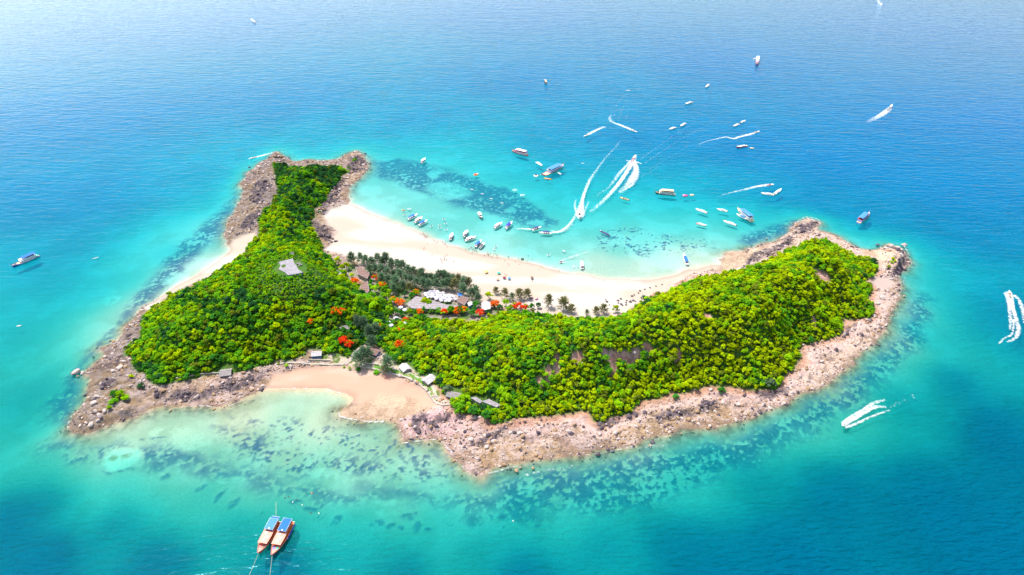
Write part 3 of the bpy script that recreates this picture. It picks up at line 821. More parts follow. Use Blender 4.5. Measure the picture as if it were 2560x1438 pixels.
# ------------------------------------------------------------------ the forest: every tree's place
EXCL = []                                    # (x, y, radius) kept free for buildings, pad, paths
def exclude(px, py, r, z=None):
    p = land_at(px, py) if z is None else at(px, py, z)
    EXCL.append((p.x, p.y, r)); return p
PAD = exclude(727, 668, 13); exclude(745, 664, 6); exclude(715, 672, 6)
exclude(731, 633, 3.5)
for q in ((791, 882, 6), (563, 929, 7), (1012, 918, 6), (1074, 946, 6.5), (1132, 985, 7), (1190, 1000, 5), (1215, 1005, 5), (1235, 1014, 5), (860, 818, 4), (935, 878, 6), (895, 878, 5)):
    exclude(*q)
sp = 2.35
jx, jy = np.meshgrid(np.arange(GX0, GX1, sp), np.arange(GY0 + 60, GY1, sp * .9))
jx = (jx + (rng.random(jx.shape) - .5) * sp * .95).ravel(); jy = (jy + (rng.random(jy.shape) - .5) * sp * .95).ravel()
def gsamp(a): return grid_sample(ax, ay, a.reshape(NY, NX), jx, jy)
ok = (gsamp(forest) > .6) & (gsamp(gul) < .72) & (gsamp(m_clr) < .3)
for ex, ey, er in EXCL:
    ok &= (jx - ex) ** 2 + (jy - ey) ** 2 > er * er
jx, jy = jx[ok], jy[ok]
_a = rng.uniform(0, 6.283, 900); _r = 48 * np.sqrt(rng.random(900))
_x, _y = PAD.x + np.cos(_a) * _r, PAD.y + np.sin(_a) * _r
_k = np.ones(900, bool)
for ex, ey, er in EXCL:
    _k &= (_x - ex) ** 2 + (_y - ey) ** 2 > er * er
jx, jy = np.concatenate([jx, _x[_k]]), np.concatenate([jy, _y[_k]])
jz = ground_np(jx, jy)
jf = gsamp(forest)
ppx, ppy = to_px(jx, jy, jz + 4)
tone_n = .72 * fbm(jx, jy, 15, 3, .6, off=301) + .28 * rng.random(len(jx))
# species mix: lighter, yellower trees on the right-hand hill, darker on the north head and in the dip
light = .035 + np.clip((ppx - 900) / 1000, 0, 1) * .15 - .20 * sstep(560, 420, ppy) * (ppx < 900) - .14 * sstep(2080, 2140, ppx) * (ppy < 740) - .05 * (ppx < 900)
light += -.12 * np.exp(-((ppx - 930) / 70) ** 2 - ((ppy - 840) / 60) ** 2)
v = tone_n + light + rng.normal(0, .055, len(jx))
tone = np.select([v > .66, v > .52, v > .40, v > .30], [0, 1, 2, 3], 4)
tone = np.where(rng.random(len(jx)) < .07, 5, tone)
scl = .46 + .52 * rng.random(len(jx)) ** 1.4 * (1 + .75 * (rng.random(len(jx)) < .10))
padd = np.hypot(jx - PAD.x, jy - PAD.y)
scrub = sstep(46, 26, padd + 10 * (fbm(jx, jy, 15, 2, off=333) - .5))
scl = scl * (1 - .52 * scrub)
tone = np.where((scrub > .5) & (rng.random(len(jx)) < .75), rng.integers(1, 3, len(jx)), tone)
scl = np.where(jf < 3, scl * .8, scl)
kind = tone * 3 + rng.integers(0, 3, len(jx))
rot = rng.uniform(0, 2 * math.pi, len(jx))
anx = rng.uniform(.78, 1.32, len(jx))
dist = np.sqrt(jx ** 2 + jy ** 2 + (H - jz) ** 2)
order = np.argsort(-(scl * 5.4 / dist) * np.where(jf > -1, 1, .1))
big = np.zeros(len(jx), bool)
near_rank = np.argsort(dist - 12 * scl)
big[near_rank[:236]] = True
TREES = np.where(big)[0]
print('forest trees', len(jx), 'individual', len(TREES))
tree_objs = []
crown_src = {}
for i in TREES:
    k = int(kind[i])
    t = thing('broadleaf_tree', '', 'tree', (jx[i], jy[i], jz[i] - .25), float(rot[i]), 'broadleaf trees on the seaward slopes')
    t.scale = (scl[i] * anx[i], scl[i] / anx[i], scl[i] * (.9 + .25 * rnd.random()))
    c = place_mesh('crown', CROWNS[k], t); place_mesh('trunk', TRUNK, t)
    crown_src.setdefault(k, c)
    tree_objs.append((t, TONES[k // 3][0], float(scl[i])))
rest = np.where(~big)[0]
for k in range(18):
    if k not in crown_src:
        i = int(rest[np.argmax(kind[rest] == k)]) if (kind[rest] == k).any() else int(rest[0])
        t = thing('broadleaf_tree', '', 'tree', (jx[i], jy[i], jz[i] - .25), float(rot[i]), 'broadleaf trees on the seaward slopes')
        t.scale = (scl[i],) * 3
        crown_src[k] = place_mesh('crown', CROWNS[k], t); place_mesh('trunk', TRUNK, t)
        tree_objs.append((t, TONES[k // 3][0], float(scl[i])))
        rest = rest[rest != i]

def scatter(name, pts, rots, scales, kinds, sources, parent=None, mats=None):
    """one object: many copies of the given objects' meshes on its points"""
    me = bpy.data.meshes.new(name)
    me.vertices.add(len(pts)); me.vertices.foreach_set('co', np.asarray(pts, np.float32).ravel())
    for an, av, ty in (('rot', rots, 'FLOAT_VECTOR'), ('scl', scales, 'FLOAT_VECTOR')):
        a = me.attributes.new(an, ty, 'POINT'); a.data.foreach_set('vector', np.asarray(av, np.float32).ravel())
    a = me.attributes.new('kind', 'INT', 'POINT'); a.data.foreach_set('value', np.asarray(kinds, np.int32))
    for m in (mats or []): me.materials.append(m)
    o = place_mesh(name, me, parent)
    ng = bpy.data.node_groups.new(name + '_scatter', 'GeometryNodeTree')
    ng.interface.new_socket('Geometry', in_out='INPUT', socket_type='NodeSocketGeometry')
    ng.interface.new_socket('Geometry', in_out='OUTPUT', socket_type='NodeSocketGeometry')
    gi, go = ng.nodes.new('NodeGroupInput'), ng.nodes.new('NodeGroupOutput')
    jn = ng.nodes.new('GeometryNodeJoinGeometry')
    na = {}
    for an, ty in (('rot', 'FLOAT_VECTOR'), ('scl', 'FLOAT_VECTOR'), ('kind', 'INT')):
        n = ng.nodes.new('GeometryNodeInputNamedAttribute'); n.data_type = ty; n.inputs['Name'].default_value = an; na[an] = n
    for k, src in sources.items():
        cmp = ng.nodes.new('FunctionNodeCompare'); cmp.data_type = 'INT'; cmp.operation = 'EQUAL'
        ia = [s for s in cmp.inputs if s.type == 'INT']
        ng.links.new([s for s in na['kind'].outputs if s.enabled][0], ia[0]); ia[1].default_value = k
        oi = ng.nodes.new('GeometryNodeObjectInfo'); oi.transform_space = 'ORIGINAL'
        oi.inputs['Object'].default_value = src; oi.inputs['As Instance'].default_value = True
        ip = ng.nodes.new('GeometryNodeInstanceOnPoints')
        ng.links.new(gi.outputs[0], ip.inputs['Points']); ng.links.new(cmp.outputs[0], ip.inputs['Selection'])
        ng.links.new(oi.outputs['Geometry'], ip.inputs['Instance'])
        ng.links.new([s for s in na['rot'].outputs if s.enabled][0], ip.inputs['Rotation'])
        ng.links.new([s for s in na['scl'].outputs if s.enabled][0], ip.inputs['Scale'])
        ng.links.new(ip.outputs[0], jn.inputs[0])
    ng.links.new(jn.outputs[0], go.inputs[0])
    md = o.modifiers.new('scatter', 'NODES'); md.node_group = ng
    o['kind'] = 'stuff'
    return o
def vec3(a, b_, c): return np.stack([a, b_, c], 1)
zr = np.zeros(len(rest))
fo = scatter('forest_canopy', vec3(jx[rest], jy[rest], jz[rest] - .25), vec3(zr, zr, rot[rest]), vec3(scl[rest] * anx[rest], scl[rest] / anx[rest], scl[rest] * rng.uniform(.85, 1.15, len(rest))), kind[rest], crown_src)
tag(fo, 'dense canopy of green broadleaf trees covering both hills of the island', 'forest')

# ------------------------------------------------------------------ boulders on the shore
ROCKM = [mat('pale_rock', (.46, .37, .33), .85, .28, 1.2, .2), mat('tan_rock', (.33, .215, .125), .85, .3, 1.2, .2), mat('dark_wet_rock', (.085, .062, .075), .6, .4, 1.2, .3)]
def rock_mesh(seed, m):
    rr = random.Random(seed)
    mb = MB().ico((0, 0, 0), 1.0, 2, squash=(1, .55 + .4 * rr.random(), .42 + .25 * rr.random()), jit=.0, rr=rr)
    ph = [Vector((rr.gauss(0, 1), rr.gauss(0, 1), rr.gauss(0, 1))).normalized() for _ in range(5)]
    vs = []
    for v_ in mb.v:
        p = Vector(v_)
        for d in ph:                           # flat broken faces
            h_ = p.dot(d)
            lim = .52 + .1 * math.sin(seed + d.x * 9)
            if h_ > lim: p -= d * (h_ - lim) * .9
        vs.append(tuple(p * (1 + (rr.random() - .5) * .14)))
    mb.v = vs
    return mb.mesh('boulder', m)
ROCKS = [rock_mesh(300 + i, ROCKM[0 if i < 4 else (1 if i < 7 else 2)]) for i in range(10)]
cand = 150000
bx = rng.uniform(GX0, GX1, cand); by = rng.uniform(GY0 + 20, GY1 - 10, cand)
s_ = lambda a: grid_sample(ax, ay, a.reshape(NY, NX), bx, by)
r_rock, r_c, r_d, r_flat, r_g, r_sand, r_for = s_(rock), s_(coast), s_(dark), s_(m_flat), s_(gul), s_(sand), s_(m_for)
clump = fbm(bx, by, 17, 3, off=401)
prob = np.where((r_rock > .5) & (r_c > -1.5), sstep(.36, .60, clump) * .9 + .10 + .5 * r_d, 0) * (1 - .55 * r_flat)
prob = np.where((r_c < 0) & (r_c > -9) & (r_sand < .2) & (r_rock > .5), .10 * sstep(-9, 0, r_c), prob)
prob = np.where(r_g > .6, .06, prob)
prob *= (r_for < .5) | (r_g > .6)
kb = rng.random(cand) < prob * 1.0
bx, by, r_d, r_c, r_flat = bx[kb], by[kb], r_d[kb], r_c[kb], r_flat[kb]
bs = .22 + .42 * (1 - rng.random(len(bx))) ** -.5 * .75
bs = np.clip(bs, .35, 2.1) * np.where(r_flat > .4, .7, 1) * (1 + .25 * r_d)
# boulders one can single out in the photo: (px, py, size)
EXTRA = [(2262,610,3.6,0),(190,928,4.5,0),(205,930,2.5,0),(236,1008,3.4,0),(300,920,3.6,0),(310,905,2.5,0),(250,1040,3,0),(262,1028,2.6,0),(228,1062,2.4,0),(246,1052,2.0,0),
 (284,852,2.2,1),(322,838,2.6,2),(695,386,4.6,1),(688,392,3,1),(704,392,3,1),(655,408,3.2,0),(648,418,3.4,0),(664,412,2.4,0),(640,424,3,0),(890,380,3.4,0),(900,386,2.6,0),(880,386,2.4,0),
 (871,438,2.6,0),(863,446,2.4,0),(812,472,2.2,0),(832,598,2.4,2),(839,604,2.6,2),(828,606,2,2),(2030,552,2.6,0),(2012,560,2.8,0),(2040,556,2.2,2),(1998,572,2.4,0),(1945,612,2.6,0),(1966,615,3,0),(1930,622,2.4,0),(1897,640,2.6,0),(1880,662,3.2,0),(1868,676,2.6,0),(1906,630,2.0,0),
 (2230,616,3.4,0),(2244,618,3.2,0),(2215,622,2.8,0),(2268,650,2.6,2),(2272,655,2.2,0),(2262,672,2.6,2),(2247,682,2.6,2),(2205,745,3,0),(2195,760,3,0),(2210,735,2.6,0),(2170,800,2.8,0),(2150,810,3,0),(2185,790,2.4,0),
 (2125,818,2.8,1),(2110,835,2.4,0),(1300,1120,1.8,1),(1305,1145,2,1),(1352,1142,2.2,1),(1340,1138,1.8,1),(1330,1148,1.6,1),(1520,1122,2,2),(1530,1124,1.8,2),(1612,1032,2.2,2),(1610,1066,1.8,1),(1550,1080,2,1),(1560,1090,1.8,1),
 (1900,1028,2.2,2),(1880,1022,1.8,2),(1945,1000,1.6,1),(1870,1034,1.8,1),(1435,1062,2,1),(1388,1078,2,1),(1345,1082,1.8,2),(1770,1068,1.6,1),(1625,1110,1.5,1),(1583,1112,1.4,2),(1333,1168,1.5,1),(1302,1166,1.2,1),(1505,1070,2.2,2),(1498,1060,2.4,2)]
ex_xyz, ex_s, ex_k = [], [], []
for px, py, s0, kk in EXTRA:
    p = at(px, py, 1.0) if ground(at(px, py, 1).x, at(px, py, 1).y) < 1 else land_at(px, py)
    ex_xyz.append((p.x, p.y)); ex_s.append(s0); ex_k.append((rnd.randrange(0, 4), rnd.randrange(4, 7), rnd.randrange(7, 10))[kk])
bk = np.where(rng.random(len(bx)) < .20 + .70 * r_d, rng.integers(7, 10, len(bx)), np.where(rng.random(len(bx)) < .55, rng.integers(0, 4, len(bx)), rng.integers(4, 7, len(bx))))
bk = np.where(r_c < 0, rng.integers(4, 10, len(bx)), bk)
bx = np.concatenate([np.array(ex_xyz)[:, 0], bx]); by = np.concatenate([np.array(ex_xyz)[:, 1], by])
bs = np.concatenate([np.array(ex_s), bs]); bk = np.concatenate([np.array(ex_k), bk])
bz = np.maximum(ground_np(bx, by), -.5) + bs * .12
bd = np.sqrt(bx ** 2 + by ** 2 + H * H)
rank = np.argsort(-(bs / bd)); top = np.zeros(len(bx), bool); top[rank[:300]] = True
br = vec3(rng.normal(0, .16, len(bx)), rng.normal(0, .16, len(bx)), rng.uniform(0, 6.28, len(bx)))
src = {}
SHORE = GROUND['rocky_shore']
for i in np.where(top)[0]:
    o = place_mesh('boulder', ROCKS[int(bk[i])], SHORE)
    o.location = (bx[i], by[i], bz[i]); o.rotation_euler = tuple(br[i]); o.scale = (bs[i],) * 3
    src.setdefault(int(bk[i]), o)
lo = np.where(~top)[0]
print('boulders', len(bx))
lo = lo[np.isin(bk[lo], list(src))]
scatter('loose_stones', vec3(bx[lo], by[lo], bz[lo]), br[lo], np.repeat(bs[lo][:, None], 3, 1), bk[lo], src, SHORE)
# broadleaf trees that fill the resort between the casuarinas, the roofs and the forest
for px, py in ((930,712),(945,722),(962,730),(938,732),(975,738),(925,722),(1012,742),(1030,745),(958,744),(968,752),(905,742),(915,750),(930,745),(945,752),(1060,780),(1078,782),(1095,782),(1128,784),(1165,782),(1185,778),(1190,768),(1236,768),(1250,774),(1265,766),(1280,774),(1330,772),(1025,786),(1040,788),(990,786),(1002,790),(962,775),(955,762),(945,768),(1220,786),(1180,790),(875,742),(880,728),(890,736),(1345,770),(1270,778),(1150,784)):
    k = rnd.choice((1, 2, 2, 3, 3, 4)) * 3 + rnd.randrange(3)
    p = land_at(px, py)
    s = rnd.uniform(.85, 1.35)
    t = thing('broadleaf_tree', '', 'tree', (p.x, p.y, p.z - .25), rnd.random() * 6, 'broadleaf trees round the resort'); t.scale = (s, s, s)
    place_mesh('crown', CROWNS[k], t); place_mesh('trunk', TRUNK, t)
    tree_objs.append((t, TONES[k // 3][0], s))
# ------------------------------------------------------------------ other trees: casuarinas, flame trees, single shrubs
CAS = [leaf_mat('needles_grey', (.120, .255, .150), .25, .45, (.24, .33, .18)), leaf_mat('needles_olive', (.15, .19, .075), .2, .45, (.30, .27, .12))]
FLOWER = leaf_mat('flame_flower', (.70, .085, .008), .1, .25, (.85, .20, .012))
FLOWER_R = leaf_mat('flame_flower_red', (.62, .03, .008), .1, .25, (.80, .07, .012))
PINKF = leaf_mat('pale_blossom', (.45, .22, .13), .1, .25, (.55, .33, .22))
GREY = leaf_mat('leaf_grey_green', (.060, .115, .055), .15, .25, (.13, .19, .09))
def casuarina_mesh(seed, h, m, dens=1.0, wide=1.0):
    rr = random.Random(seed)
    V, F, T = [], [], []
    def blade(p, d, ln, w, t):
        s = d.cross(Vector((rr.gauss(0, 1), rr.gauss(0, 1), rr.gauss(0, 1))))
        if s.length < 1e-3: return
        s.normalize(); s *= w; o = len(V)
        V.extend([p - s, p + s, p + d * ln + s * .3, p + d * ln - s * .3]); F.append((o, o + 1, o + 2, o + 3)); T.extend([t] * 4)
    nb_ = int(40 * dens)
    for i in range(nb_):
        q = (i + .5) / nb_
        z = h * (.16 + .80 * q)
        a = i * 2.4 + rr.random()
        ln = wide * h * (.34 * (1 - q) ** .6 + .06) * (.7 + .6 * rr.random())
        dirv = Vector((math.cos(a), math.sin(a), .35 + .5 * q)).normalized()
        tb = .25 + .5 * rr.random()
        for j in range(5):
            c = Vector((0, 0, z)) + dirv * ln * (.3 + .7 * j / 4)
            for k_ in range(5):
                d = (dirv * .6 + Vector((rr.gauss(0, .6), rr.gauss(0, .6), rr.gauss(.15, .5)))).normalized()
                blade(c, d, 1.1 + .6 * rr.random(), .17, min(1, max(0, tb + rr.gauss(0, .15))))
    me = bpy.data.meshes.new('crown'); me.from_pydata([tuple(v) for v in V], [], F); me.materials.append(m)
    at_ = me.attributes.new('tint', 'FLOAT', 'POINT'); at_.data.foreach_set('value', np.array(T, np.float32)); me.update()
    tk = MB().tube([(0, 0, -.5), (.06, 0, h * .5), (0, .05, h * .97)], [.2, .13, .03], 6)
    for i in range(9):
        a, z = i * 2.4, h * (.25 + .07 * i)
        l = h * .2 * (1 - i / 11) * wide
        tk.tube([(0, 0, z), (math.cos(a) * l, math.sin(a) * l, z + l * .7)], [.06, .02], 4)
    return me, tk.mesh('trunk', BARK)
CASM = [casuarina_mesh(1, 11, CAS[0]), casuarina_mesh(2, 12, CAS[0], 1.2), casuarina_mesh(3, 10, CAS[0], 1.1, 1.15), casuarina_mesh(4, 11, CAS[1], .8), casuarina_mesh(5, 9, CAS[1], .9, 1.25)]
def casuarina(px, py, k, s, label, group=None, z=2.4):
    p = land_at(px, py)
    t = thing('casuarina_tree', label, 'casuarina', (p.x, p.y, p.z - .2), rnd.random() * 6, group)
    t.scale = (s, s, s)
    place_mesh('crown', CASM[k][0], t); place_mesh('trunk', CASM[k][1], t)
    return t
ORD = ['first', 'second', 'third', 'fourth', 'fifth', 'sixth', 'seventh', 'eighth', 'ninth', 'tenth', 'eleventh', 'twelfth', 'thirteenth', 'fourteenth', 'fifteenth', 'sixteenth', 'seventeenth', 'eighteenth', 'nineteenth', 'twentieth',
       'twenty first', 'twenty second', 'twenty third', 'twenty fourth', 'twenty fifth', 'twenty sixth', 'twenty seventh', 'twenty eighth', 'twenty ninth', 'thirtieth']
ROW_A = [(881,662),(903,659),(916,664),(930,668),(945,662),(957,667),(966,664),(980,674),(996,676),(1008,682),(1022,690),(1035,694),(1047,700),(1056,706),(1066,705),(1078,707),(1089,710),(1100,706),(1112,706),(1121,708),(1134,710),(1147,716),(1160,722),(1173,724),(1190,738)]
ROW_B = [(926,684),(940,688),(955,690),(970,694),(985,698),(1000,704),(1014,710),(1028,714),(1042,720),(1058,722),(1072,724),(1092,722),(1108,724),(1122,724),(1138,728),(1158,738),(1180,748),(1195,755)]
ROW_C = [(955,710),(972,716),(990,722),(1008,728),(1024,732),(985,734)]
for nm_, row in (('beachfront row of grey green casuarinas', ROW_A), ('second row behind the beachfront casuarinas', ROW_B), ('third row of casuarinas beside the flame trees', ROW_C)):
    for i, (px, py) in enumerate(row):
        casuarina(px, py, rnd.choice((0, 1, 2, 0, 1, 2, 3)), .84 + .34 * rnd.random(), 'feathery casuarina, %s from the left in the %s' % (ORD[i], nm_), 'casuarinas behind the beach')
for px, py, k, s, lb in ((1240, 735, 4, .75, 'sparse casuarina standing just left of the small green beach tree'), (1262, 748, 3, 1.0, 'thin brownish casuarina behind the pale roof at the beach edge'), (1280, 752, 0, .7, 'short casuarina between the orange flame tree and the sand'),
    (1298, 748, 4, 1.1, 'wide bushy casuarina behind the red flame tree'), (1318, 746, 4, 1.0, 'olive casuarina right of the wide bushy one above red blossom'), (1372, 768, 3, 1.12, 'lone dark casuarina standing against the white sand'),
    (1408, 775, 4, 1.35, 'broad pale olive casuarina right of the lone dark one'), (1428, 782, 4, .9, 'leaning olive casuarina touching the broad pale one'), (1467, 788, 0, .5, 'tiny pointed casuarina at the edge of the forest and sand'),
    (1490, 785, 4, .75, 'sparse olive casuarina right of the tiny pointed one'), (1508, 783, 4, .95, 'taller casuarina beside the dark boulders at the beach end')):
    casuarina(px, py, k, s, lb, 'casuarinas at the beach end')
for px, py, k, s, lb in ((898, 916, 0, 1.2, 'tall casuarina at the foot of the sloping track by the cove'), (912, 905, 1, 1.15, 'tall dark casuarina over the bungalow by the cove track'), (922, 895, 2, 1.0, 'casuarina at the back of the pair by the cove bungalow'),
    (970, 925, 2, 1.25, 'bushy casuarina on the lawn between the two cove paths'), (962, 932, 4, .8, 'low olive casuarina by the cove wall'), (925, 848, 1, 1.1, 'dark grey green casuarina in the saddle above the cove'),
    (910, 826, 0, 1.15, 'grey casuarina left of the dark one in the saddle'), (942, 838, 2, 1.1, 'casuarina right of the dark one in the saddle'), (896, 818, 0, 1.0, 'grey casuarina beside the half hidden roof in the saddle'), (930, 866, 2, 1.0, 'casuarina just above the brown cove roof')):
    casuarina(px, py, k, s, lb, 'casuarinas by the cove')
# flame trees: flat crowns with orange blossom lying in patches on green leaves
def flame_mesh(seed, r, blossom, fl):
    rr = random.Random(seed)
    puffs = []
    for i in range(12):
        a, q = i * 2.4 + rr.random(), (.15 + .85 * i / 11) ** .6
        x, y = math.cos(a) * r * q * .85, math.sin(a) * r * q * .85
        z = 3.8 + 1.4 * (1 - q * q) + rr.gauss(0, .15)
        b_ = rr.random() < blossom
        puffs.append(((x, y, z), r * .32, .3 + .4 * rr.random(), 1 if b_ else 0))
        if not b_ and rr.random() < blossom: puffs.append(((x * .9, y * .9, z + .45), r * .2, .5, 1))
    return crown_mesh('crown', [LEAF[1], fl], puffs, rr, 26, .45)
FLT = trunk_mesh('trunk', 3.4, .22, 2.2, 5)
for j, (px, py, r, bl, fl, lb) in enumerate([(884, 700, 4.6, .95, FLOWER, 'wide orange flame tree beside the long brown resort roof'), (900, 706, 3.4, .9, PINKF, 'faded pinkish flame tree right of the wide orange one'),
    (940, 690, 4.2, .55, FLOWER_R, 'red orange flame tree in front of the casuarinas, upper of three'), (952, 694, 3.2, .7, FLOWER_R, 'small red flame tree right of the upper one by the casuarinas'), (955, 708, 4.2, .6, FLOWER, 'half green flame tree below the red ones by the casuarinas'),
    (1000, 752, 4.4, .95, FLOWER, 'brightest orange flame tree left of the large grey roof'), (984, 746, 4.2, .35, FLOWER, 'mostly green flame tree touching the brightest orange one'), (1040, 727, 3.6, .3, FLOWER, 'green flame tree with few flowers near the white parasols'),
    (835, 772, 4.2, .5, FLOWER, 'left one of two orange flame trees on the forested slope'), (852, 775, 4.4, .6, FLOWER, 'right one of two orange flame trees on the forested slope'), (858, 846, 4.2, .9, FLOWER_R, 'scarlet flame tree above the white roofed bungalow'), (872, 856, 3.8, .6, FLOWER_R, 'smaller scarlet flame tree just right of the larger one on the slope'),
    (1001, 856, 4.6, .85, FLOWER_R, 'round red orange flame tree alone in the green saddle'), (992, 861, 3.4, .35, FLOWER, 'partly orange flame tree left of the round red one'), (1048, 776, 3.6, .85, FLOWER, 'orange flame tree under the front edge of the large grey roof'), (1110, 776, 3.6, .7, FLOWER_R, 'red flame tree in front of the large grey roof'),
    (1143, 772, 4.6, .9, FLOWER, 'orange flame tree below the brown tiled roof'), (1158, 770, 3.8, .7, FLOWER, 'orange flame tree with pale gaps right of the brown tiled roof'), (1200, 778, 4.2, .95, FLOWER_R, 'dark orange flame tree at the corner of the pale roof'),
    (1238, 756, 4.4, .9, FLOWER, 'orange flame tree under the sparse casuarinas at the beach edge'), (1292, 760, 4.6, .95, FLOWER_R, 'bright red flame tree behind the wide bushy casuarina'), (1312, 764, 3.6, .8, FLOWER_R, 'red flame tree right of the brightest red one'), (946, 812, 3.2, .6, FLOWER_R, 'small reddish flame tree among grey casuarinas in the saddle'), (1013, 797, 3, .5, FLOWER_R, 'little red flame tree between the white tents and the roof'), (776, 800, 3, .4, FLOWER, 'small flame tree low on the left hill'), (1000, 820, 3, .5, FLOWER, 'small flame tree beside the white tents in the trees')]):
    p = land_at(px, py, 5.0)
    t = thing('flame_tree', lb, 'flame tree', (p.x, p.y, p.z - .2), rnd.random() * 6, 'flame trees in blossom')
    place_mesh('crown', flame_mesh(500 + j, r, bl, fl), t); place_mesh('trunk', FLT, t)
# single trees and shrubs standing apart
for px, py, k, s, nm_, cat, lb in [(845, 655, 0, 1.5, 'broadleaf_tree', 'tree', 'pale lime green tree at the left end of the beach'), (866, 668, 0, 1.4, 'broadleaf_tree', 'tree', 'lime green tree right of the pale one at the beach end'), (855, 672, 1, 1.2, 'broadleaf_tree', 'tree', 'green tree under the two lime trees at the beach end'), (880, 690, 2, 1.0, 'broadleaf_tree', 'tree', 'green tree above the wide orange flame tree'),
    (1222, 742, 1, 1.3, 'broadleaf_tree', 'tree', 'small round green tree at the beach edge behind the pale roof'), (1062, 755, 2, 1.4, 'broadleaf_tree', 'tree', 'green tree growing through the large grey roof terrace'), (1072, 760, 3, 1.1, 'broadleaf_tree', 'tree', 'darker tree right of the one in the roof terrace'), (1540, 775, 0, 1.3, 'broadleaf_tree', 'tree', 'yellow green tree standing alone by the dark beach boulders'),
    (1120, 975, 16, 1.5, 'broadleaf_tree', 'tree', 'round grey olive tree behind the blue fronted bungalow'), (1100, 955, 12, 1.1, 'broadleaf_tree', 'tree', 'dark frangipani with white flowers beside the second cove bungalow'), (1925, 960, 17, 1.7, 'broadleaf_tree', 'tree', 'wide greyish tree overhanging the dark boulders on the right shore'), (1805, 974, 9, 1.2, 'shrub', 'shrub', 'dark green shrub spilling onto the right hand shore'), (1690, 990, 9, 1.0, 'shrub', 'shrub', 'dark shrub at the orange bank below the forest'),
    (1148, 1022, 7, 1.6, 'broadleaf_tree', 'tree', 'large green tree at the end of the cove path'), (1180, 1030, 9, 1.4, 'broadleaf_tree', 'tree', 'dark tree in front of the long grey roofs'), (1215, 1040, 10, 1.3, 'broadleaf_tree', 'tree', 'deep green tree below the long grey roofs'), (1235, 1052, 9, .9, 'shrub', 'shrub', 'low shrub hanging over the pink rocks'),
    (300, 985, 4, 1.5, 'shrub', 'shrub', 'biggest green shrub on the rocky tip'), (285, 982, 10, 1.2, 'shrub', 'shrub', 'dark shrub behind the biggest one on the rocky tip'), (312, 992, 5, 1.1, 'shrub', 'shrub', 'green shrub right of the biggest one on the rocky tip'), (282, 1000, 7, 1.1, 'shrub', 'shrub', 'lower shrub below the biggest one on the rocky tip'), (273, 1018, 4, .8, 'shrub', 'shrub', 'lowest small shrub on the rocky tip'), (352, 963, 12, 1.0, 'shrub', 'shrub', 'dark lone shrub beside the pale rubble on the tip'), (328, 940, 1, .8, 'shrub', 'shrub', 'low green shrub at the forest corner above the tip'),
    (886, 398, 7, 1.1, 'shrub', 'shrub', 'dark green shrub on the far right rocky point of the north head'), (872, 420, 6, .9, 'shrub', 'shrub', 'small round shrub on the pale ledge of the north head'), (776, 545, 16, .9, 'shrub', 'shrub', 'grey green shrub where the beach meets the north head'), (800, 528, 9, .7, 'shrub', 'shrub', 'small shrub on the dark rocks at the head of the beach'), (801, 512, 5, .6, 'shrub', 'shrub', 'tiny green shrub above the dark rocks of the north head'),
    (694, 908, 5, .5, 'shrub', 'shrub', 'small shrub at the left end of the cove path'), (716, 913, 4, .7, 'shrub', 'shrub', 'rounded shrub right of the small one by the cove path'), (860, 917, 5, .4, 'shrub', 'shrub', 'tiny shrub at the foot of the sloping track'), (874, 920, 4, .55, 'shrub', 'shrub', 'small green shrub right of the tiny one by the track'), (942, 928, 7, .9, 'shrub', 'shrub', 'dark green shrub at the cove wall above the sand'), (895, 922, 9, .8, 'shrub', 'shrub', 'dark shrub at the foot of the tall cove casuarina'),
    (2234, 645, 2, .75, 'shrub', 'shrub', 'upper green shrub on the orange rock knob'), (2230, 655, 4, .7, 'shrub', 'shrub', 'middle green shrub on the orange rock knob'), (2222, 665, 16, .8, 'shrub', 'shrub', 'lower dull shrub on the orange rock knob'), (2238, 652, 1, .55, 'shrub', 'shrub', 'small bright shrub on the orange rock knob'),
    (2160, 690, 12, 1.0, 'broadleaf_tree', 'tree', 'grey green tree at the forest edge above the pale right sand'), (1610, 742, 12, 1.0, 'shrub', 'shrub', 'grey shrub at the forest edge by the beach stones')]:
    p = land_at(px, py, 2.0 * s)
    t = thing(nm_, lb, cat, (p.x, p.y, p.z - .3 - (.9 * s if nm_ == 'shrub' else 0)), rnd.random() * 6)
    t.scale = (s, s, s * (.8 if nm_ == 'shrub' else 1))
    if lb.startswith(('round grey olive', 'wide greyish')):
        place_mesh('crown', crown_mesh('crown', [GREY], broad_puffs(rnd, 2.8, 1.2, 3.0, 11), rnd, 30, .42), t)
    else: place_mesh('crown', CROWNS[k], t)
    place_mesh('trunk', TRUNK, t)

# ------------------------------------------------------------------ paint
def pm(n, c, r=.35, v=.06, s=.8, sp=.5): return mat(n, c, r, v, s, sp)
WHITE, CREAM, DKBLUE = pm('white_gelcoat', (.80, .80, .79)), pm('cream_paint', (.60, .47, .30)), pm('navy_paint', (.02, .04, .16))
BLUE, SKYB, RED, PINKP = pm('blue_canvas', (.004, .12, .46), .8), pm('light_blue_canvas', (.05, .21, .46), .8), pm('red_paint', (.62, .04, .06)), pm('pink_paint', (.72, .10, .30))
ORANGE, SALMON, PURPLE, YELLOW = pm('orange_varnish', (.85, .19, .02)), pm('salmon_deck', (.64, .255, .19), .6, .2, 1.5), pm('purple_paint', (.17, .05, .25)), pm('yellow_paint', (.80, .50, .04))
DARK_G, BLACKR, GREYM = pm('dark_glass', (.02, .025, .04), .1), pm('black_rubber', (.02, .02, .022), .7), pm('grey_metal', (.42, .43, .45), .4)
TEALP, GREENP, BROWNP, LILAC = pm('teal_paint', (.05, .45, .42)), pm('sea_green_canvas', (.03, .52, .32), .8), pm('brown_canvas', (.17, .09, .06), .8), pm('lilac_paint', (.45, .42, .72))
MAROON = pm('maroon_canvas', (.22, .01, .04), .8)
ROYAL = pm('royal_blue_paint', (.03, .03, .45))

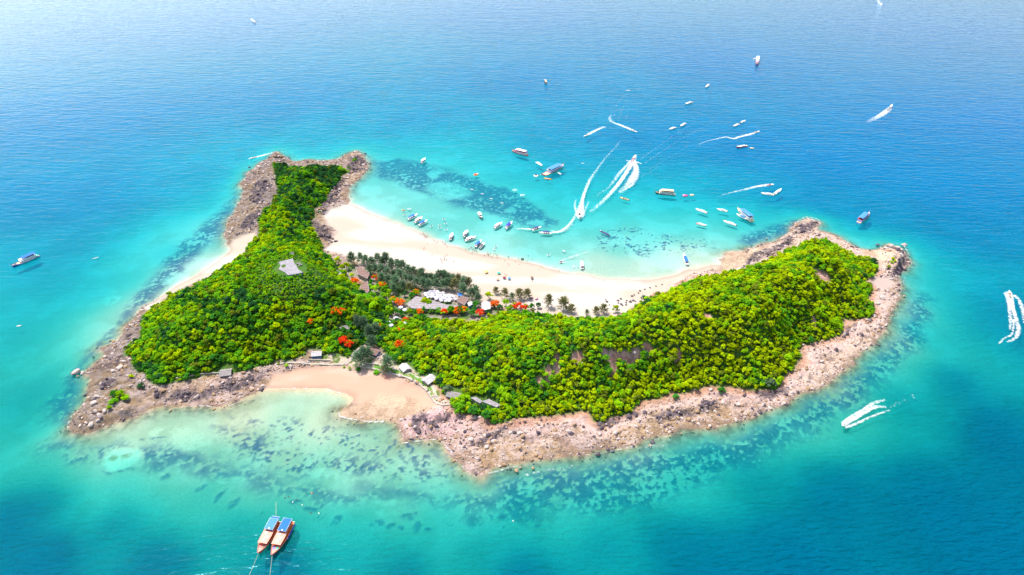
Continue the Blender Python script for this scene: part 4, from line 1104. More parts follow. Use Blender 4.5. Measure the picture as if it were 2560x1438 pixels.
# ------------------------------------------------------------------ boats
def pose(bow, stern, z=.6):
    a, b = at(bow[0], bow[1], z), at(stern[0], stern[1], z)
    c = (a + b) / 2
    return (c.x, c.y, 0.0), math.atan2(a.y - b.y, a.x - b.x), (a - b).length
def hull_parts(L, B, fb, rise, draft=.4, full=.5, tr=.84, n=11, k0=0.0, k1=1.0, grow=0.0, point=2.2):
    """a shell between the fractions k0 and k1 of its height; and the outline of its upper edge"""
    mb, edge, rings = MB(), [], []
    for i in range(n):
        t = i / (n - 1)
        x = -L / 2 + L * t
        b = B / 2 * (tr + (1 - tr) * min(t / full, 1) if t < full else max(1 - ((t - full) / (1 - full)) ** point, .015)) + grow
        zt = fb + rise * max(0, (t - .35) / .65) ** 2
        def prof(k):                            # k: 0 keel .. 1 gunwale
            xx = x - .10 * L * t ** 5 * (1 - k)
            if k < .25: return (xx, b * .55 * (k / .25), -draft * (1 - k / .25) + (-.05) * (k / .25))
            q = (k - .25) / .75
            return (xx, b * (.55 + .45 * q ** .6), -.05 + (zt + .05) * q)
        ks = [k0 + (k1 - k0) * j / 5 for j in range(6)]
        side = [prof(k) for k in ks]
        edge.append((prof(1)[0], prof(1)[1], zt))
        rings.append((side, [(p[0], -p[1], p[2]) for p in side]))
    if k0 == 0:
        full_r = [list(reversed(l)) + r[1:] for r, l in rings]
        mb.loft([[r for r in rr_] for rr_ in full_r], closed=False, cap=False)
        mb.add(full_r[0], [tuple(range(len(full_r[0])))])
    else:
        mb.loft([r for r, l in rings], closed=False, cap=False); mb.loft([l for r, l in rings], closed=False, cap=False)
    return mb, edge
def deck_mb(edge, i0, i1, dz, inset=.94, th=0.0):
    vs, fs = [], []
    for x, b, z in edge[i0:i1 + 1]:
        vs += [(x, -b * inset, z + dz), (x, b * inset, z + dz)]
    for i in range(i1 - i0): fs.append((2 * i, 2 * i + 2, 2 * i + 3, 2 * i + 1))
    return MB().add(vs, fs)
def arch_roof(x0, x1, w, z, crown=.14, th=.08, ny=5, taper=1.0):
    rings = []
    for x, k in ((x0, 1.0), ((x0 + x1) / 2, 1.0), (x1, taper)):
        up = [(x, w * k * (-.5 + j / (ny - 1)), z + crown * (1 - (2 * j / (ny - 1) - 1) ** 2)) for j in range(ny)]
        dn = [(p[0], p[1], p[2] - th) for p in reversed(up)]
        rings.append(up + dn)
    return MB().loft(rings)
def post(par, x, y, z0, z1, r=.05, m=None):
    return MB().tube([(x, y, z0), (x, y, z1)], r, 5).build('post', m or GREYM, par)
def outboard(par, x, y, z):
    o = MB().box(x - .25, y, z + .35, .5, .38, .55, top=.8).box(x - .32, y, z - .25, .2, .14, .8).build('outboard_engine', BLACKR, par)
    return o
def speedboat(label, bow, stern, hull=WHITE, canopy=WHITE, stripe=None, group='speedboats in the bay', z=.6, engines=2, seat=RED, cat='speedboat', lift=0.0):
    loc, rz, L = pose(bow, stern, z)
    L = max(L, 4.0); B = max(1.7, min(.29 * L, 3.3)); fb = .055 * L + .35
    t = thing('speedboat', label, cat, loc, rz, group)
    if lift: t.rotation_euler = (0, -lift, rz)
    h, e = hull_parts(L, B, fb, .05 * L, .4)
    h.build('hull', hull, t, True)
    if stripe: hull_parts(L, B, fb, .05 * L, .4, k0=.62, k1=.86, grow=.012)[0].build('stripe', stripe, t)
    deck_mb(e, 0, 6, -.5).build('cockpit_floor', GREYM if canopy is None else WHITE, t)
    deck_mb(e, 6, 10, -.04, .97).build('foredeck', WHITE if hull != YELLOW else CREAM, t)
    MB().box(e[6][0] + .02, 0, e[6][2] - .28, .06, B * .86, .5).build('bulkhead', WHITE, t)
    MB().box(e[6][0] - .1, 0, e[6][2] + .28, .1, B * .72, .55, top=.85).build('windscreen', DARK_G, t)
    for sx in (-.30, -.12, .04):
        MB().box(sx * L, 0, fb - .18, .5, B * .66, .42).build('seat', seat, t)
    for k in range(engines): outboard(t, -L / 2, (k - (engines - 1) / 2) * .75, fb - .25)
    if canopy is not None:
        zt = fb + 1.55
        arch_roof(-.34 * L, .17 * L, B * .9, zt, taper=.8).build('canopy', canopy, t)
        for sx, sy in ((-.32, -.4), (-.32, .4), (.14, -.33), (.14, .33)): post(t, sx * L, sy * B, fb - .1, zt)
    MB().tube([e[8][:2] + (e[8][2] + .35,), e[10][:2] + (e[10][2] + .4,), (e[8][0], -e[8][1], e[8][2] + .35)], .035, 4).build('bow_rail', GREYM, t)
    return t
def cruiser(label, bow, stern, hull=WHITE, band=DARK_G, group='moored white motor boats', z=.6, roof=WHITE, cat='motor boat'):
    loc, rz, L = pose(bow, stern, z)
    L = max(L, 4.0); B = max(1.9, min(.30 * L, 3.6)); fb = .06 * L + .4
    t = thing('motor_boat', label, cat, loc, rz, group)
    h, e = hull_parts(L, B, fb, .05 * L, .4); h.build('hull', hull, t, True)
    deck_mb(e, 0, 10, -.06, .98).build('deck', WHITE, t)
    def cab(z0, z1, k): return [[(x * L, y * B * w * k, zz) for x, y, w, zz in ((a, -.5, 1, z0), (a, .5, 1, z0), (b_, .5, .92, z1), (b_, -.5, .92, z1))] for a, b_ in ((0, 0),)]
    rings = []
    for x, w, hh in ((-.30, .74, .75), (-.28, .76, .95), (.02, .72, .95), (.16, .60, .35), (.34, .34, .04)):
        zb = fb - .05
        rings.append([(x * L, -w * B / 2, zb), (x * L, -w * B * .46, zb + hh * .6), (x * L, -w * B * .38, zb + hh), (x * L, w * B * .38, zb + hh), (x * L, w * B * .46, zb + hh * .6), (x * L, w * B / 2, zb)])
    MB().loft(rings).build('cabin', roof, t)
    for s in (-1, 1):
        MB().box(-.10 * L, s * (.36 * B), fb + .40, .30 * L, .06, .22).build('window', band, t)
    MB().box(.065 * L, 0, fb + .62, .05, B * .52, .3).build('windscreen', band, t)
    MB().box(-.40 * L, 0, fb + .12, .14 * L, B * .5, .3).build('seat', RED if band != DARK_G else CREAM, t)
    outboard(t, -L / 2, -.3, fb - .25); outboard(t, -L / 2, .3, fb - .25)
    return t
def skiff(label, bow, stern, hull=WHITE, inside=GREYM, name='dinghy', cat='small boat', group='small boats', z=.3, beam=None):
    loc, rz, L = pose(bow, stern, z)
    L = max(L, 2.4); B = beam or max(.9, .36 * L)
    t = thing(name, label, cat, loc, rz, group)
    h, e = hull_parts(L, B, .45, .02 * L + .1, .2, n=9); h.build('hull', hull, t, True)
    deck_mb(e, 0, 8, -.22, .86).build('floor', inside, t)
    for sx in (-.2, .12): MB().box(sx * L, 0, .36, .28, B * .78, .08).build('thwart', hull, t)
    return t
def jetski(label, px, py, deg, col=WHITE, group='jet skis floating off the beach', rider=None):
    p = at(px, py, .3)
    t = thing('jet_ski', label, 'jet ski', (p.x, p.y, 0), R(deg), group)
    h, e = hull_parts(3.3, 1.25, .45, .25, .25, n=9, tr=.9); h.build('hull', col, t, True)
    deck_mb(e, 0, 8, -.03, .98).build('deck', col, t)
    MB().box(-.35, 0, .72, 1.5, .42, .42, top=.8).build('seat', BLACKR, t)
    MB().box(.55, 0, .72, .7, .6, .45, top=.6).build('console', col, t)
    MB().tube([(.42, -.42, 1.02), (.5, 0, 1.05), (.42, .42, 1.02)], .04, 5).build('handlebar', BLACKR, t)
    return t
def ferry(label, bow, stern, hull=DKBLUE, band=CREAM, cabin=WHITE, roof=CREAM, upper=True, name='tour_boat', cat='tour boat', group=None, z=1.0, beam=None, trim=RED, aft=.40, fore=.24, awning=None):
    loc, rz, L = pose(bow, stern, z)
    B = beam or min(.27 * L, 6.0)
    t = thing(name, label, cat, loc, rz, group)
    fb = 1.35
    h, e = hull_parts(L, B, fb, .055 * L + .2, .7, full=.45, tr=.80, n=13, point=2.4); h.build('hull', hull, t, True)
    hull_parts(L, B, fb, .055 * L + .2, .7, full=.45, tr=.80, n=13, k0=.78, k1=.98, grow=.02, point=2.4)[0].build('gunwale', band, t)
    deck_mb(e, 0, 12, -.35, .95).build('deck', SALMON if hull == ORANGE else CREAM, t)
    x0, x1 = -aft * L, fore * L
    W = B * .80
    h1 = 2.1
    rings = [[(x, -W * k / 2, fb - .35), (x, W * k / 2, fb - .35), (x, W * k / 2, fb + h1), (x, -W * k / 2, fb + h1)] for x, k in ((x0, .92), (0, 1.0), (x1, .86))]
    cb = MB().loft(rings).build('lower_cabin', cabin, t)
    nw = max(4, int((x1 - x0) / 1.8))
    wme = MB().box(0, 0, 0, (x1 - x0) / nw * .62, .08, .75).mesh('window', DARK_G)
    for s in (-1, 1):
        for k in range(nw):
            x = x0 + (k + .5) * (x1 - x0) / nw
            kk = .92 + (.08 * (x - x0) / (0 - x0) if x < 0 else .08 - .14 * x / x1)
            w_ = place_mesh('window', wme, cb); w_.location = (x, s * (W * kk / 2 + .01), fb + 1.15)
    zd = fb + h1 + .06
    MB().box((x0 + x1) / 2 + .2, 0, zd, x1 - x0 + 1.0, W * 1.08, .12).build('upper_deck', band, t)
    if upper:
        for s in (-1, 1):
            MB().box((x0 + x1) / 2, s * W * .52, zd + .48, x1 - x0 + .8, .06, .5).build('railing', trim, t)
        ax0, ax1 = x0 + .2, x1 - .08 * L
        MB().box((x0 + x1) / 2 - .1 * L, 0, zd + .35, (x1 - x0) * .55, W * .5, .45).build('bench', BROWNP, t)
        zr_ = zd + 2.0
        arch_roof(ax0 - .3, ax1 + .3, W * 1.06, zr_, .22, .1).build('roof', roof, t)
        for k in range(4):
            for s in (-1, 1): post(t, ax0 + (ax1 - ax0) * (k + .1) / 3.2, s * W * .48, zd, zr_, .05, cabin)
        MB().box(ax1 + .05 * L, 0, zd + .55, .06 * L, W * .7, 1.0).build('wheelhouse', cabin, t)
    MB().box(e[10][0], 0, e[10][2] - .2, .08 * L, B * .28, .3).build('bow_hatch', BROWNP, t)
    MB().tube([(e[12][0] - .2, 0, e[12][2] - .2), (e[12][0] + .15, 0, e[12][2] + 1.3)], .1, 6).build('bow_post', trim, t)
    tme = MB()
    for k in range(7):
        a = 2 * math.pi * k / 6
    tyre = MB().loft([[((.34 + .12 * math.cos(q)) * math.cos(a), .12 * math.sin(q), (.34 + .12 * math.cos(q)) * math.sin(a)) for q in [math.pi * .5 * j for j in range(4)]] for a in [2 * math.pi * i / 10 for i in range(11)]], cap=False).mesh('fender_tyre', BLACKR)
    for s in (-1, 1):
        for i in (2, 4, 6):
            f_ = place_mesh('fender_tyre', tyre, t); f_.location = (e[i][0], s * (e[i][1] + .12), fb * .62)
    return t, L, B, fb, zd, x0, x1, W

# moored in a row at the beach
speedboat('blue canopied speedboat, farthest left of the three moored side by side', (1045, 536), (1019, 549), canopy=BLUE)
speedboat('white canopied speedboat with red side, middle of the three side by side', (1057, 543), (1036, 557), stripe=RED)
speedboat('blue canopied speedboat nearest the sand of the three side by side', (1069, 551), (1046, 564), canopy=BLUE)
speedboat('white canopied speedboat pointing straight out to sea by the bathers', (1132, 583), (1125, 600))
speedboat('white canopied speedboat alone right of the outward pointing one', (1170, 576), (1159, 592))
speedboat('low white speedboat with red and dark side stripes lying broadside', (1191, 592), (1162, 602), stripe=RED)
speedboat('blue canopied speedboat pulled up beside the open white one', (1204, 601), (1188, 618), canopy=BLUE)
speedboat('open white speedboat with dark seats against the blue canopied one', (1211, 607), (1199, 621), canopy=None, seat=DARK_G)
speedboat('white roofed speedboat anchored at the reef edge, left of two', (1256, 557), (1235, 571), stripe=RED)
speedboat('navy canopied speedboat anchored right of the white roofed one', (1281, 555), (1264, 572), canopy=ROYAL)
speedboat('small red and white speedboat alone over the reef edge', (1205, 546), (1196, 532), hull=RED, seat=CREAM)
speedboat('small white canopied boat alone off the rocky north point', (1064, 396), (1053, 408))
speedboat('white speedboat with blue cover beached at the right end of the bay', (1708, 636), (1718, 663), canopy=BLUE)
speedboat('white roofed speedboat stern on to the white sand', (1454, 653), (1455, 673))
speedboat('yellow speedboat alone in the turquoise water below the wide wake', (1549, 494), (1572, 500), hull=YELLOW, canopy=None, seat=BROWNP, group=None)
speedboat('cream speedboat with navy canopy under way along the beach', (1354, 568), (1330, 575), hull=CREAM, canopy=DKBLUE, lift=.05)
speedboat('sleek white speedboat with dark canopy at the end of the curved wake', (1346, 583), (1378, 583), canopy=DKBLUE, lift=.05)
speedboat('white speedboat racing towards the beach inside a burst of foam', (1449, 546), (1449, 531), canopy=None, seat=BLACKR, lift=.05)
speedboat('speedboat with red seats racing out at the head of the widest wake', (1588, 391), (1578, 406), canopy=None, seat=RED, lift=.05)
speedboat('white speedboat far right leaving a long feathered wake', (2230, 265), (2218, 277), canopy=None, seat=BLACKR, lift=.05)
speedboat('speedboat racing up at the far right edge of the picture', (2522, 728), (2527, 744), canopy=None, seat=CREAM, lift=.05)
speedboat('speedboat hidden in spray off the lower right shore', (2104, 1066), (2120, 1057), canopy=None, seat=WHITE, lift=.05)
speedboat('speedboat rounding the rocky tip of the north head', (624, 397), (640, 392), canopy=None, seat=CREAM, lift=.05)
speedboat('speedboat at the right end of the kinked wake', (1899, 329), (1884, 332), canopy=None, seat=CREAM, lift=.05)
speedboat('speedboat at the left end of the short wake pair', (1459, 342), (1472, 336), canopy=None, seat=CREAM, lift=.05)
speedboat('speedboat at the right end of the short wake pair', (1592, 331), (1578, 325), canopy=None, seat=CREAM, lift=.05)
speedboat('speedboat inside the wake passing the two moored white boats', (1933, 461), (1917, 463), canopy=None, seat=RED, lift=.05)
speedboat('speedboat crossing the top edge of the picture in foam', (2205, 13), (2196, 5), canopy=None, seat=CREAM, lift=.05)
# white motor boats
for lb, b_, s_ in [('white motor boat nearest the dark hulled two decked boat', (1738, 523), (1767, 533)), ('small white motor boat left of the big blue roofed boat', (1791, 523), (1818, 529)), ('white motor boat below the big blue roofed boat', (1807, 553), (1840, 564)), ('plain cream motor boat without window line, lowest of the moored ones', (1767, 565), (1741, 559)),
    ('white motor boat left of a pair under the straight wake', (1901, 484), (1935, 488)), ('white motor boat right of a pair under the straight wake', (1953, 474), (1936, 486)), ('white motor boat left of a pair below the kinked wake start', (1833, 317), (1847, 311)), ('tiny white motor boat right of the pair above the kinked wake', (1863, 302), (1852, 307)),
    ('white motor boat left of the pair on the arcing ripples', (1672, 325), (1689, 319)), ('white motor boat right of the pair on the arcing ripples', (1700, 317), (1714, 309)), ('white motor boat alone above the arcing ripples', (1712, 261), (1731, 256)), ('white motor boat alone on the open water right of the ripples', (1764, 220), (1772, 212)),
    ('lone white boat near the upper left of the empty sea', (628, 50), (638, 58)), ('white boat left of the red hulled boat with many floats', (1356, 416), (1341, 406))]:
    cruiser(lb, b_, s_, hull=CREAM if 'cream' in lb else WHITE, band=CREAM if 'cream' in lb else DARK_G)
cruiser('red and white boat towing a pale float below the kinked wake', (1840, 369), (1868, 365), hull=RED, group=None)
skiff('tiny low boat on the open water left of the arcing ripples', (1563, 227), (1575, 226), name='dinghy', group='small boats')
ferry('small dark boat alone in the upper middle of the sea', (1367, 211), (1362, 202), hull=DKBLUE, roof=DKBLUE, cabin=BROWNP, group=None, name='work_boat', cat='work boat', beam=3.0, upper=False)
# larger boats
ferry('red hulled tour boat with a white roof in the upper middle of the bay', (1279, 377), (1319, 388), hull=RED, band=PINKP, cabin=WHITE, roof=WHITE, trim=RED, group='large tour boats')
ferry('dark blue two decked boat with a cream roof beside pink inflatables', (1636, 482), (1688, 486), hull=DKBLUE, band=CREAM, cabin=WHITE, roof=CREAM, trim=CREAM, group='large tour boats', beam=6)
ferry('wide red hulled boat under a blue roof with floats tied round it', (1410, 414), (1360, 437), hull=RED, band=WHITE, cabin=LILAC, roof=SKYB, trim=WHITE, group='large tour boats', beam=8.5, aft=.26, fore=.34)
ferry('white passenger boat with light blue roof and a boat tied alongside', (1842, 522), (1880, 553), hull=CREAM, band=WHITE, cabin=WHITE, roof=SKYB, trim=WHITE, group='large tour boats', beam=7)
ferry('lilac and red boat alone behind the right hand point', (2173, 533), (2146, 557), hull=LILAC, band=RED, cabin=LILAC, roof=SKYB, trim=LILAC, group='large tour boats', beam=6)
ferry('white boat with purple hull far out near the top right', (1891, 165), (1895, 145), hull=PURPLE, band=PINKP, cabin=WHITE, roof=WHITE, trim=WHITE, group='large tour boats', beam=6)
cruiser('white boat tied to the side of the blue roofed passenger boat', (1840, 536), (1868, 548), roof=SKYB, group=None)
jetski('white jet ski tied at the stern of the wide red boat', 1353, 437, 200, group=None)
skiff('white dinghy alongside the wide red hulled boat', (1394, 431), (1402, 436), group='small boats')
skiff('little white tender beside the far purple hulled boat', (1893, 145), (1884, 148))
# yacht on the left
tt, L_, B_, fb_, zd_, *_r = ferry('white yacht with blue sun awning alone at the left edge', (27, 668), (97, 638), hull=ROYAL, band=WHITE, cabin=WHITE, roof=BLUE, trim=WHITE, name='yacht', cat='yacht', beam=6, aft=.38, fore=.14)
MB().box(-.40 * L_, 0, fb_ + .5, .12 * L_, B_ * .7, .5).build('stern_locker', TEALP, tt)
MB().tube([(.02 * L_, 0, zd_ + 2), (.0, 0, zd_ + 4.6)], .08, 5).build('mast', WHITE, tt)
# long dark boat
loc, rz, L = pose((1525, 590), (1500, 577), .4)
t = thing('longtail_boat', 'long dark purple wooden boat alone over the weedy shallows', 'longtail boat', loc, rz)
h, e = hull_parts(L, 2.2, .75, .7, .3, full=.6, tr=.7); h.build('hull', PURPLE, t, True)
hull_parts(L, 2.2, .75, .7, .3, full=.6, tr=.7, k0=.8, k1=.97, grow=.015)[0].build('gunwale', PINKP, t)
deck_mb(e, 0, 10, -.4, .85).build('floor', DKBLUE, t)
for sx in (-.25, -.05, .15): MB().box(sx * L, 0, .55, .3, 1.5, .08).build('thwart', PURPLE, t)
MB().box(-.44 * L, 0, 1.0, .9, .7, .6).build('engine', WHITE, t); MB().tube([(-.46 * L, 0, .9), (-.62 * L, 0, -.1)], .06, 5).build('propeller_shaft', GREYM, t)
# jet skis and small floats near the beach
for lb, px, py, dg in [('white jet ski left of the three moored speedboats', 1011, 537, 10), ('white jet ski just right of the third moored speedboat', 1079, 565, 25), ('white jet ski uppermost of the loose group of five', 1110, 548, -5), ('white jet ski at the right of the loose group of five', 1114, 559, -4), ('white jet ski at the left of the loose group of five', 1100, 563, -6),
    ('white jet ski lower left in the loose group of five', 1100, 570, 0), ('white jet ski lowest of the loose group of five', 1116, 574, 12), ('white jet ski left of a pair off the crowded sand', 1236, 623, -45), ('white jet ski right of a pair off the crowded sand', 1240, 616, 30), ('white jet ski alone left of the foaming jet ski', 1372, 637, 8), ('white jet ski standing in the shallows left of the white roofed speedboat', 1434, 666, 95),
    ('white float highest of four over the pale reef', 1180, 474, -10), ('white float second of four over the pale reef', 1206, 485, -8), ('white float third of four over the pale reef', 1228, 497, -6), ('white float lowest of four over the pale reef', 1255, 508, -12), ('white float between the beach and the long dark boat', 1410, 628, -35), ('small white float at the far left below the yacht', 48, 815, 10), ('small white float beside the upper wake of the bay', 1457, 409, -10)]:
    if 'float' in lb:
        p = at(px, py, .2); a = Vector((math.cos(R(dg)), math.sin(R(dg)), 0)) * 4
        c1, c2 = to_px(p.x + a.x / 2, p.y + a.y / 2, .3), to_px(p.x - a.x / 2, p.y - a.y / 2, .3)
        skiff(lb, c1, c2, group='small white floats', name='dinghy')
    else: jetski(lb, px, py, dg)
jetski('red jet ski throwing foam close to the sand', 1402, 655, 200, RED, group=None)
def torus_mb(R0, r, n=14, m=7, sq=1.0):
    return MB().loft([[((R0 + r * math.cos(q)) * math.cos(a), (R0 + r * math.cos(q)) * math.sin(a) * sq, r * math.sin(q) + r * .7) for q in [2 * math.pi * j / m for j in range(m)]] for a in [2 * math.pi * i / n for i in range(n + 1)]], cap=False)
def inflatable(label, px, py, deg, parts, cat='inflatable', name='inflatable_raft', group='inflatables'):
    p = at(px, py, .3)
    t = thing(name, label, cat, (p.x, p.y, 0), R(deg), group)
    for nm_, mb, m in parts: mb.build(nm_, m, t, True)
    return t
inflatable('orange ring raft with a pale cushion over the dark reef', 1189, 437, 10, [('ring', torus_mb(2.0, .55), ORANGE), ('floor', MB().box(0, 0, .25, 3, 3, .2), RED), ('cushion', MB().ico((2.6, 1.4, .6), 1.6, 2, squash=(1, .8, .4)), CREAM)])
inflatable('white ring raft tied behind the wide red boat', 1340, 440, 0, [('ring', torus_mb(2.0, .7), WHITE), ('floor', MB().box(0, 0, .3, 3, 3, .2), SALMON), ('backrest', MB().ico((0, 1.6, 1.1), 1.2, 2, squash=(1.2, .5, .6)), DARK_G)])
inflatable('yellow cross shaped raft below the wide red boat', 1370, 448, -14, [('tube', MB().tube([(-5, 1, .5), (0, 0, .5), (5, -.4, .5)], [.5, .75, .6], 8), YELLOW), ('cross_tube', MB().tube([(-2.4, -1.4, .5), (0, 0, .55), (3, 1.8, .5)], [.45, .7, .45], 8), PINKP), ('seat', MB().ico((0, 0, 1.0), .9, 2, squash=(1, 1, .5)), LILAC)])
inflatable('pink twin tube raft right of the dark blue two decked boat', 1714, 490, 5, [('tube', MB().tube([(-3.4, 1.2, .6), (0, 1.0, .7), (2.6, .2, .6)], [.6, .8, .5], 8), PINKP), ('second_tube', MB().tube([(-3.2, -1.2, .6), (0, -1.0, .7), (2.6, -.2, .6)], [.6, .8, .5], 8), PINKP), ('backrest', MB().ico((-2.6, 0, 1.2), 1.0, 2, squash=(.6, 1.5, .7)), LILAC)])
inflatable('pale round cushion float right of the pink raft', 1730, 488, 0, [('cushion', MB().ico((0, 0, .5), 2.2, 2, squash=(1.2, .9, .35)), CREAM), ('ring', torus_mb(2.0, .35, sq=.8), WHITE)])
inflatable('pale float towed by the red and white boat', 1880, 371, -25, [('cushion', MB().ico((0, 0, .5), 1.8, 2, squash=(1.6, .8, .4)), CREAM), ('tow_line', MB().tube([(-2, 0, .4), (-5, .2, .5)], .06, 4), WHITE)])
inflatable('yellow and red tube near the three moored speedboats', 1008, 526, 8, [('tube', MB().tube([(-1.8, 0, .4), (1.8, 0, .45)], [.5, .5], 8), YELLOW), ('second_tube', MB().tube([(-.2, -.5, .5), (1.9, -.4, .5)], [.45, .4], 8), RED)])
inflatable('long pale raft right of the yellow and red tube', 1023, 523, 2, [('raft', MB().box(0, 0, .3, 4.2, 1.5, .35), TEALP), ('rim', MB().tube([(-2.1, -.8, .45), (2.1, -.8, .45), (2.1, .8, .45), (-2.1, .8, .45), (-2.1, -.8, .45)], .2, 6), WHITE)])
inflatable('dark inner tube in the shallows with bathers', 1306, 648, 30, [('ring', torus_mb(1.1, .42), BLACKR), ('rope', MB().tube([(1.2, 0, .8), (2.2, .8, .5)], .08, 4), BLACKR)], cat='inner tube', name='inner_tube')
skiff('thin white kayak alone below the yacht on the left', (229, 648), (246, 643), name='kayak', cat='kayak', group=None, beam=1.2)
inflatable('square white swimming net frame of floats, right of two', 1306, 488, 0, [('frame', MB().tube([(-2, -1.6, .2), (2, -1.6, .2), (2, 1.6, .2), (-2, 1.6, .2), (-2, -1.6, .2)], .28, 6), WHITE), ('net', MB().box(0, 0, .05, 3.6, 2.8, .05), TEALP)], cat='float frame', name='net_frame', group='net frames')
inflatable('diamond white float frame, left of two above the reef', 1287, 475, 40, [('frame', MB().tube([(-1.8, -1.8, .2), (1.8, -1.8, .2), (1.8, 1.8, .2), (-1.8, 1.8, .2), (-1.8, -1.8, .2)], .25, 6), WHITE), ('net', MB().box(0, 0, .05, 3.4, 3.4, .05), TEALP)], cat='float frame', name='net_frame', group='net frames')
inflatable('red buoy floating over the foreground reef', 780, 1233, 0, [('float', MB().ico((0, 0, .3), .5, 2), ORANGE), ('ring', torus_mb(.3, .08), WHITE)], cat='buoy', name='buoy', group=None)

# the pair of orange tour boats in the foreground
def tourboat(label, bow, stern, awn, z=1.8):
    loc, rz, L = pose(bow, stern, z)
    B = 7.3; fb = 1.9
    t = thing('tour_boat', label, 'tour boat', loc, rz, 'pair of orange tour boats')
    kw = dict(full=.42, tr=.86, n=13, point=2.1)
    h, e = hull_parts(L, B, fb, 1.1, .8, **kw); h.build('hull', ORANGE, t, True)
    hull_parts(L, B, fb, 1.1, .8, k0=.86, k1=1.0, grow=.03, **kw)[0].build('gunwale', SALMON, t)
    hull_parts(L, B, fb, 1.1, .8, k0=.3, k1=.48, grow=.02, **kw)[0].build('stripe', ROYAL, t)
    deck_mb(e, 0, 9, -.45, .95).build('deck', ORANGE, t)
    deck_mb(e, 9, 12, -.25, .95).build('foredeck', SALMON, t)
    rail = [(e[i][0], e[i][1] * .97, e[i][2] + .12) for i in range(13)]
    for s in (-1, 1): MB().tube([(x, y * s, z_) for x, y, z_ in rail], .12, 6).build('rub_rail', SALMON, t)
    x0, x1 = -.46 * L, .20 * L
    W = B * .66
    # lower deck house with posts and open sides
    cb = MB().loft([[(x, -W * k / 2, fb - .4), (x, W * k / 2, fb - .4), (x, W * k / 2, fb + 1.9), (x, -W * k / 2, fb + 1.9)] for x, k in ((x0, .95), (0, 1), (x1, .92))]).build('deck_house', ORANGE, t)
    wme = MB().box(0, 0, 0, 1.0, .08, .8).mesh('window', DARK_G)
    for s in (-1, 1):
        for k in range(9):
            w_ = place_mesh('window', wme, cb); w_.location = (x0 + (k + .5) * (x1 - x0) / 9, s * (W * .485 + .03), fb + 1.0)
    for k in range(3):
        w_ = place_mesh('window', wme, cb); w_.rotation_euler = (0, 0, math.pi / 2); w_.location = (x1 + .02, (k - 1) * 1.2, fb + 1.0)
    zr_ = fb + 2.05
    xm = -.10 * L if awn == 'long' else -.13 * L
    # forward roof with paler worn panels
    fr_ = arch_roof(xm - .1, x1 + .9, W * 1.22, zr_, .16, .14, 7, .93).build('forward_roof', SALMON, t)
    for k, (a, b_) in enumerate(((.1, -.9), (.45, .5), (.75, -.2))):
        MB().box(xm + (x1 - xm) * a + .6, b_, zr_ + .2, 1.3, 1.0, .06).build('roof_panel', WHITE, fr_)
    # raised blue awning aft, on a white frame
    za = zr_ + 1.6
    aw = arch_roof(x0 - .2, xm, W * 1.02, za, .10, .06, 5).build('awning', BLUE if awn == 'long' else SKYB, t)
    fm = MB()
    c_ = [(x0 - .25, -W * .53, za), (xm + .05, -W * .53, za), (xm + .05, W * .53, za), (x0 - .25, W * .53, za), (x0 - .25, -W * .53, za)]
    fm.tube(c_, .09, 5); fm.build('awning_frame', WHITE, t)
    MB().box(xm - .5, .3, za + .2, .6, .9, .25).build('roof_sign', WHITE, aw)
    for k in range(5):
        for s in (-1, 1): post(t, x0 + (xm - x0) * k / 4, s * W * .5, zr_ - .1, za, .06, WHITE)
    MB().box((x0 + xm) / 2, 0, zr_ + .03, xm - x0, W * 1.18, .1).build('upper_deck', SALMON, t)
    for s in (-1, 1):
        MB().box((x0 + xm) / 2, s * W * .60, zr_ + .45, xm - x0, .05, .12).build('hand_rail', ORANGE, t)
        for k in range(3): MB().box(x0 + (xm - x0) * (k + .5) / 3, s * W * .3, zr_ + .35, 1.9, .5, .4).build('bench', BROWNP, t)
    if awn == 'short':
        MB().box(x0 - 1.0, 0, zr_ + .75, 2.2, W * 1.0, .06).build('stern_awning', BLUE, t)
        MB().tube([(x0 - 2.1, -W * .5, zr_ + .8), (x0 - 2.1, W * .5, zr_ + .8)], .09, 5).build('stern_frame', WHITE, t)
        MB().box(-.25 * L, -B * .43, fb + .18, 7.5, .75, .22).build('side_mat', YELLOW, t)
    else:
        for k in range(5): MB().box(-.42 * L + k * 2.1, B * .505, fb - .55, 2.0, .14, 1.2, rz=.03 * (k - 2)).build('side_tarp', ROYAL, t)
    # foredeck furniture
    MB().box(.285 * L, -.9, fb + .15, 2.4, 1.3, .5).build('locker', RED if awn == 'short' else ROYAL, t)
    MB().box(.285 * L, 1.0, fb + .12, 2.0, 1.2, .45).build('bow_hatch', BROWNP if awn == 'short' else GREENP, t)
    MB().box(.24 * L, 0, fb + .3, .2, W, .8).build('fore_rail', SALMON, t)
    for s in (-1, 1): MB().tube([(.22 * L, s * W * .35, fb + .1), (.36 * L, s * .5, fb + .5)], .09, 5).build('bow_rail', CREAM, t)
    MB().tube([(e[12][0] - .3, 0, e[12][2] - .4), (e[12][0] + .2, 0, e[12][2] + .7)], .14, 6).build('stem_post', SALMON, t)
    MB().box(-.5 * L - .5, 0, .7, 1.2, B * .7, .2).build('stern_platform', CREAM, t)
    tyre = torus_mb(.36, .13, 10, 5).mesh('fender_tyre', BLACKR)
    for i in (6, 7, 8, 9):
        for s in (-1, 1):
            f_ = place_mesh('fender_tyre', tyre, t); f_.location = (e[i][0], s * (e[i][1] + .1), e[i][2] - .6); f_.rotation_euler = (math.pi / 2, 0, 0)
    return t
tourboat('orange tour boat with pale blue awning, left of the foreground pair', (645, 1386), (690, 1304), 'short')
tourboat('orange tour boat with deep blue awning and tarps, right of the pair', (679, 1391), (724, 1304), 'long')
